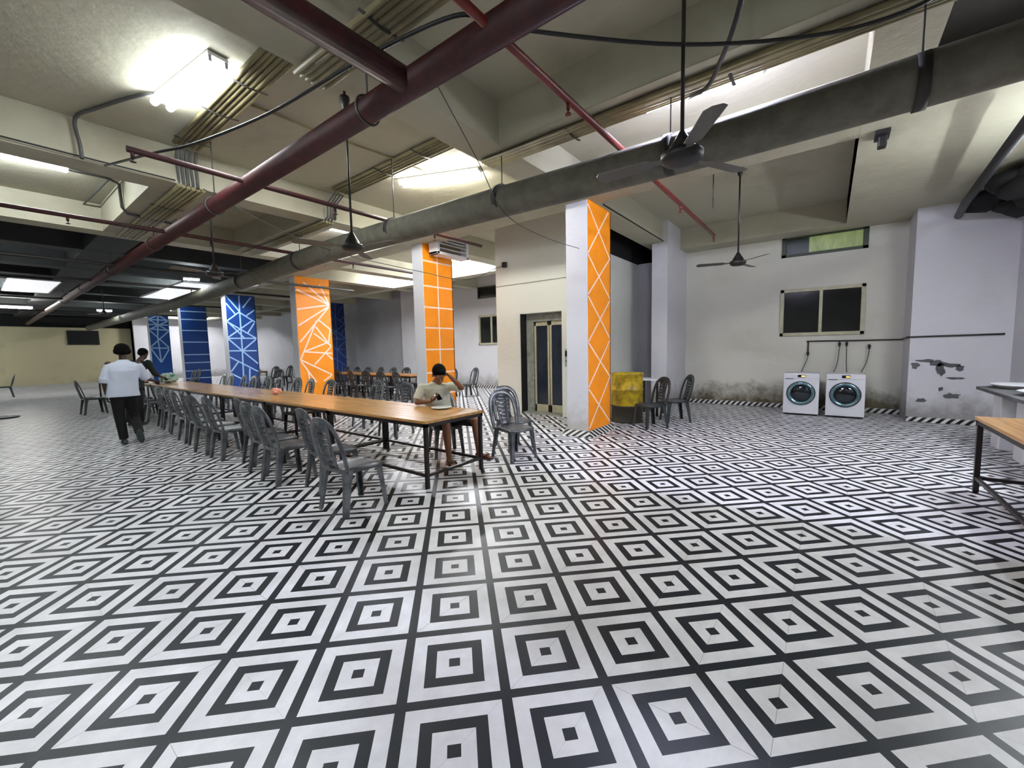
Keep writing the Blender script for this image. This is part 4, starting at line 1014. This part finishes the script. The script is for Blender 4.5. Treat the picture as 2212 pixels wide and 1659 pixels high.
for sh, el in ((shR, elR), (shL, elL)):
    cap(bm, sh, .058, sh.lerp(el, .5), .06); tube(bm, [sh.lerp(el, .2), sh.lerp(el, .84)], [.06, .07], 16)
fused('tshirt', bm, M_TEE, root, .009, 8)
bm = bmesh.new()
ball(bm, pel - Vector((0, 0, .03)), (.185, .145, .10), basis(F_))
for hp, kn in ((hpR, knR), (hpL, knL)):
    ball(bm, hp, (.1, .1, .095)); tube(bm, [hp, hp.lerp(kn, .5), hp.lerp(kn, .88)], [.098, .092, .09], 16)
fused('shorts', bm, M_SHORT, root, .01, 2)
bm = bmesh.new()
P = lambda x, y, z: hd + hr @ Vector((x, y, z))
ball(bm, P(0, -.02, .048), (.086, .1, .088), hr, 3); ball(bm, P(0, .045, .088), (.066, .045, .035), hr); ball(bm, P(0, -.06, .0), (.074, .05, .07), hr)
fused('hair', bm, M_HAIR, root, .008, 2)
for nme, an, d in (('sandal', anR, Vector((-.25, -.6, 0))), ('sandal', anL, Vector((.25, -.65, 0)))):
    d = d.normalized(); s = Vector((-d.y, d.x, 0)); c = an + d * .075
    bm = bmesh.new()
    vs = []
    for z in (-an.z + .002, -an.z + .022):
        ring = []
        for k in range(24):
            a = 2 * math.pi * k / 24
            ring.append(bm.verts.new(c + d * .135 * math.cos(a) + s * (.05 + .008 * math.cos(a)) * math.sin(a) + Vector((0, 0, z))))
        vs.append(ring)
    bm.faces.new(vs[0][::-1]); bm.faces.new(vs[1])
    for k in range(24): bm.faces.new((vs[0][k], vs[0][(k + 1) % 24], vs[1][(k + 1) % 24], vs[1][k]))
    ribbon(bm, smoothpts([c + d * .04 + s * .05 + Vector((0, 0, -an.z + .015)), c + d * .05 + s * .03 + Vector((0, 0, -.018)), c + d * .05 - s * .03 + Vector((0, 0, -.018)), c + d * .04 - s * .05 + Vector((0, 0, -an.z + .015))], 4), (0, 0, 1), .035, .006)
    obj(nme, bm, M_SANDAL, root)
root = empty('mobile_phone', (3.83, 4.19, .87), 0, 'mobile phone held in the hand of the seated person', 'phone')
bm = bmesh.new(); box(bm, -.037, -.075, -.004, .037, .075, .004, bev=.003); o = obj('case', bm, M_WHITE, root); o.rotation_euler = (math.radians(28), math.radians(-12), math.radians(-28))
bm = bmesh.new(); box(bm, -.033, -.07, .0042, .033, .07, .005); o2 = obj('screen', bm, M_WGLASS, root); o2.rotation_euler = o.rotation_euler
# walking person seen from behind
O_ = Vector((1.57, 9.66, 0))
root = empty('person', O_, 0, 'person walking away in a pale blue-white shirt with rolled sleeves and black trousers', 'person')
F_ = Vector((.16, .99, 0)).normalized(); RT = Vector((F_.y, -F_.x, 0))
pel, chest, neckb = V(1.57, 9.66, .93), V(1.6, 9.66, 1.27), V(1.61, 9.66, 1.43)
shL, shR = neckb - RT * .185 + Vector((0, 0, -.045)), neckb + RT * .185 + Vector((0, 0, -.045))
elL, wrL = shL + Vector((-.075, .0, -.28)), shL + Vector((-.05, .08, -.51))
elR, wrR = shR + Vector((.09, .05, -.26)), shR + Vector((.24, .26, -.32))
hd = V(1.615, 9.68, 1.60)
hpL, hpR = pel - RT * .085, pel + RT * .085
knL, anL = V(1.5, 9.68, .49), V(1.52, 9.62, .085)
knR, anR = V(1.69, 9.72, .50), V(1.68, 9.36, .2)
hr = basis(F_, math.radians(-12))
bm = bmesh.new()
loft(bm, [(pel - Vector((0, 0, .08)), .15, .1, RT, F_), (pel, .165, .11, RT, F_), (pel.lerp(chest, .5), .14, .095, RT, F_), (chest, .175, .11, RT, F_), (chest + Vector((0, 0, .09)), .17, .085, RT, F_), (neckb, .06, .055, RT, F_)])
cap(bm, neckb, .055, hd - Vector((0, 0, .05)), .05)
head(bm, hd, hr)
for sh, el, wr in ((shR, elR, wrR), (shL, elL, wrL)):
    cap(bm, sh, .055, el, .038); cap(bm, el, .04, el.lerp(wr, .35), .037); cap(bm, el.lerp(wr, .35), .037, wr, .025)
hand(bm, wrL, (0, .1, -1), RT, 1, .45)
hand(bm, wrR, (.6, .7, -.3), (0, 0, -1), -1, .5)
for hp, kn, an in ((hpR, knR, anR), (hpL, knL, anL)):
    cap(bm, hp, .085, kn, .055); cap(bm, kn, .054, kn.lerp(an, .3), .054); cap(bm, kn.lerp(an, .3), .054, an, .036)
cap(bm, anL + Vector((0, 0, -.04)), .038, anL + F_ * .16 + Vector((0, 0, -.05)), .03)
cap(bm, anR, .038, anR + (F_ * .35 + Vector((.1, 0, -.9))).normalized() * .16, .03)
fused('body', bm, M_SKIND, root, .009, 2)
bm = bmesh.new()
loft(bm, [(pel - Vector((0, 0, .10)), .225, .15, RT, F_), (pel, .21, .15, RT, F_), (pel.lerp(chest, .5), .2, .14, RT, F_), (chest, .218, .145, RT, F_), (chest + Vector((0, 0, .08)), .225, .115, RT, F_), (chest + Vector((0, 0, .13)), .19, .095, RT, F_), (neckb - Vector((0, 0, .0)), .105, .078, RT, F_), (neckb + Vector((0, 0, .035)), .066, .064, RT, F_)])
for sh, el, wr in ((shR, elR, wrR), (shL, elL, wrL)):
    cap(bm, sh - Vector((0, 0, .02)), .062, sh.lerp(el, .6), .068); tube(bm, [sh.lerp(el, .3), el], [.068, .066], 16); tube(bm, [el.lerp(sh, .18), el.lerp(wr, .12)], [.076, .07], 16)
fused('shirt', bm, M_SHIRT, root, .01, 8)
bm = bmesh.new()
ball(bm, pel - Vector((0, 0, .05)), (.18, .125, .12), basis(F_))
for hp, kn, an in ((hpR, knR, anR), (hpL, knL, anL)):
    cap(bm, hp, .1, kn, .076); tube(bm, [kn, kn.lerp(an, .5), kn.lerp(an, .97)], [.076, .068, .062], 16); ball(bm, kn, (.076, .076, .076))
fused('trousers', bm, M_TROUS, root, .01, 2)
bm = bmesh.new()
P = lambda x, y, z: hd + hr @ Vector((x, y, z))
ball(bm, P(0, -.022, .045), (.105, .112, .098), hr, 3); ball(bm, P(-.06, -.03, .0), (.06, .07, .06), hr); ball(bm, P(.06, -.03, .0), (.06, .07, .06), hr); ball(bm, P(0, -.075, -.01), (.075, .05, .065), hr)
fused('hair', bm, M_HAIR, root, .01, 2)
bm = bmesh.new(); d = F_; c = anL + d * .07 + Vector((0, 0, -anL.z + .03))
ball(bm, c, (.055, .14, .032), basis(F_)); ball(bm, c + Vector((0, 0, .03)) - d * .05, (.048, .07, .04), basis(F_)); fused('shoe', bm, M_SOLE, root, .008, 2)
bm = bmesh.new(); d2 = (F_ * .35 + Vector((.1, 0, -.9))).normalized(); rr = Matrix((RT, d2, RT.cross(d2))).transposed()
ball(bm, anR + d2 * .06 - F_ * .02, (.055, .145, .034), rr); ball(bm, anR, (.048, .06, .05), rr); fused('shoe', bm, M_SOLE, root, .008, 2)
# third person bending over the table end
O_ = Vector((2.32, 12.05, 0))
root = empty('person', O_, 0, 'standing person in dark green clothes leaning towards the table beyond the walking person', 'person')
F_ = Vector((.75, .66, 0)).normalized(); RT = Vector((F_.y, -F_.x, 0))
pel, chest, neckb = V(2.12, 12.0, .9), V(2.22, 12.05, 1.26), V(2.28, 12.06, 1.42)
hd = V(2.36, 12.1, 1.56)
shL, shR = neckb - RT * .17 + Vector((0, 0, -.05)), neckb + RT * .17 + Vector((0, 0, -.05))
hr = basis(F_, math.radians(-25))
arms = []
for s, sh in ((-1, shL), (1, shR)):
    el = sh + F_ * .1 + RT * s * .05 + Vector((0, 0, -.25)); wr = el + F_ * .2 + Vector((0, 0, -.09)); arms.append((sh, el, wr))
bm = bmesh.new()
loft(bm, [(pel - Vector((0, 0, .08)), .15, .1, RT, F_), (pel, .16, .11, RT, F_), (pel.lerp(chest, .5), .14, .095, RT, F_), (chest, .165, .11, RT, F_), (chest + Vector((0, 0, .09)), .16, .085, RT, F_), (neckb, .06, .055, RT, F_)])
cap(bm, neckb, .055, hd - Vector((0, 0, .05)), .05); head(bm, hd, hr)
legs = []
for s in (-1, 1):
    hp = pel + RT * s * .085; kn = V(2.12, 12.02, .48) + RT * s * .1; an = V(2.1, 12.0, .085) + RT * s * .11; legs.append((hp, kn, an))
    cap(bm, hp, .085, kn, .055); cap(bm, kn, .054, an, .036); cap(bm, an + Vector((0, 0, -.04)), .038, an + F_ * .16 + Vector((0, 0, -.05)), .03)
for k, (sh, el, wr) in enumerate(arms):
    cap(bm, sh, .05, el, .038); cap(bm, el, .038, wr, .025); hand(bm, wr, F_ + Vector((0, 0, -.3)), (0, 0, -1), 1 if k else -1, .4)
fused('body', bm, M_SKIND, root, .01, 2)
bm = bmesh.new()
loft(bm, [(pel - Vector((0, 0, .08)), .2, .14, RT, F_), (pel.lerp(chest, .5), .18, .13, RT, F_), (chest, .19, .13, RT, F_), (chest + Vector((0, 0, .08)), .185, .11, RT, F_), (neckb, .075, .07, RT, F_)])
for sh, el, wr in arms: cap(bm, sh, .07, el, .058); tube(bm, [el, el.lerp(wr, .3)], [.058, .055], 14)
fused('shirt', bm, M_DGREEN, root, .011, 2)
bm = bmesh.new(); ball(bm, pel - Vector((0, 0, .05)), (.17, .12, .12), basis(F_))
for hp, kn, an in legs: cap(bm, hp, .098, kn, .075); tube(bm, [kn, an], [.075, .06], 14)
fused('trousers', bm, M_TROUS, root, .011, 2)
bm = bmesh.new(); P = lambda x, y, z: hd + hr @ Vector((x, y, z))
ball(bm, P(0, -.022, .045), (.088, .1, .09), hr, 3); ball(bm, P(0, -.07, 0), (.07, .05, .06), hr); fused('hair', bm, M_HAIR, root, .01, 2)
for k, (hp, kn, an) in enumerate(legs):
    bm = bmesh.new(); ball(bm, an + F_ * .06 + Vector((0, 0, -.052)), (.05, .135, .032), basis(F_)); fused('shoe', bm, M_SOLE, root, .01, 1)
bpy.context.view_layer.update()
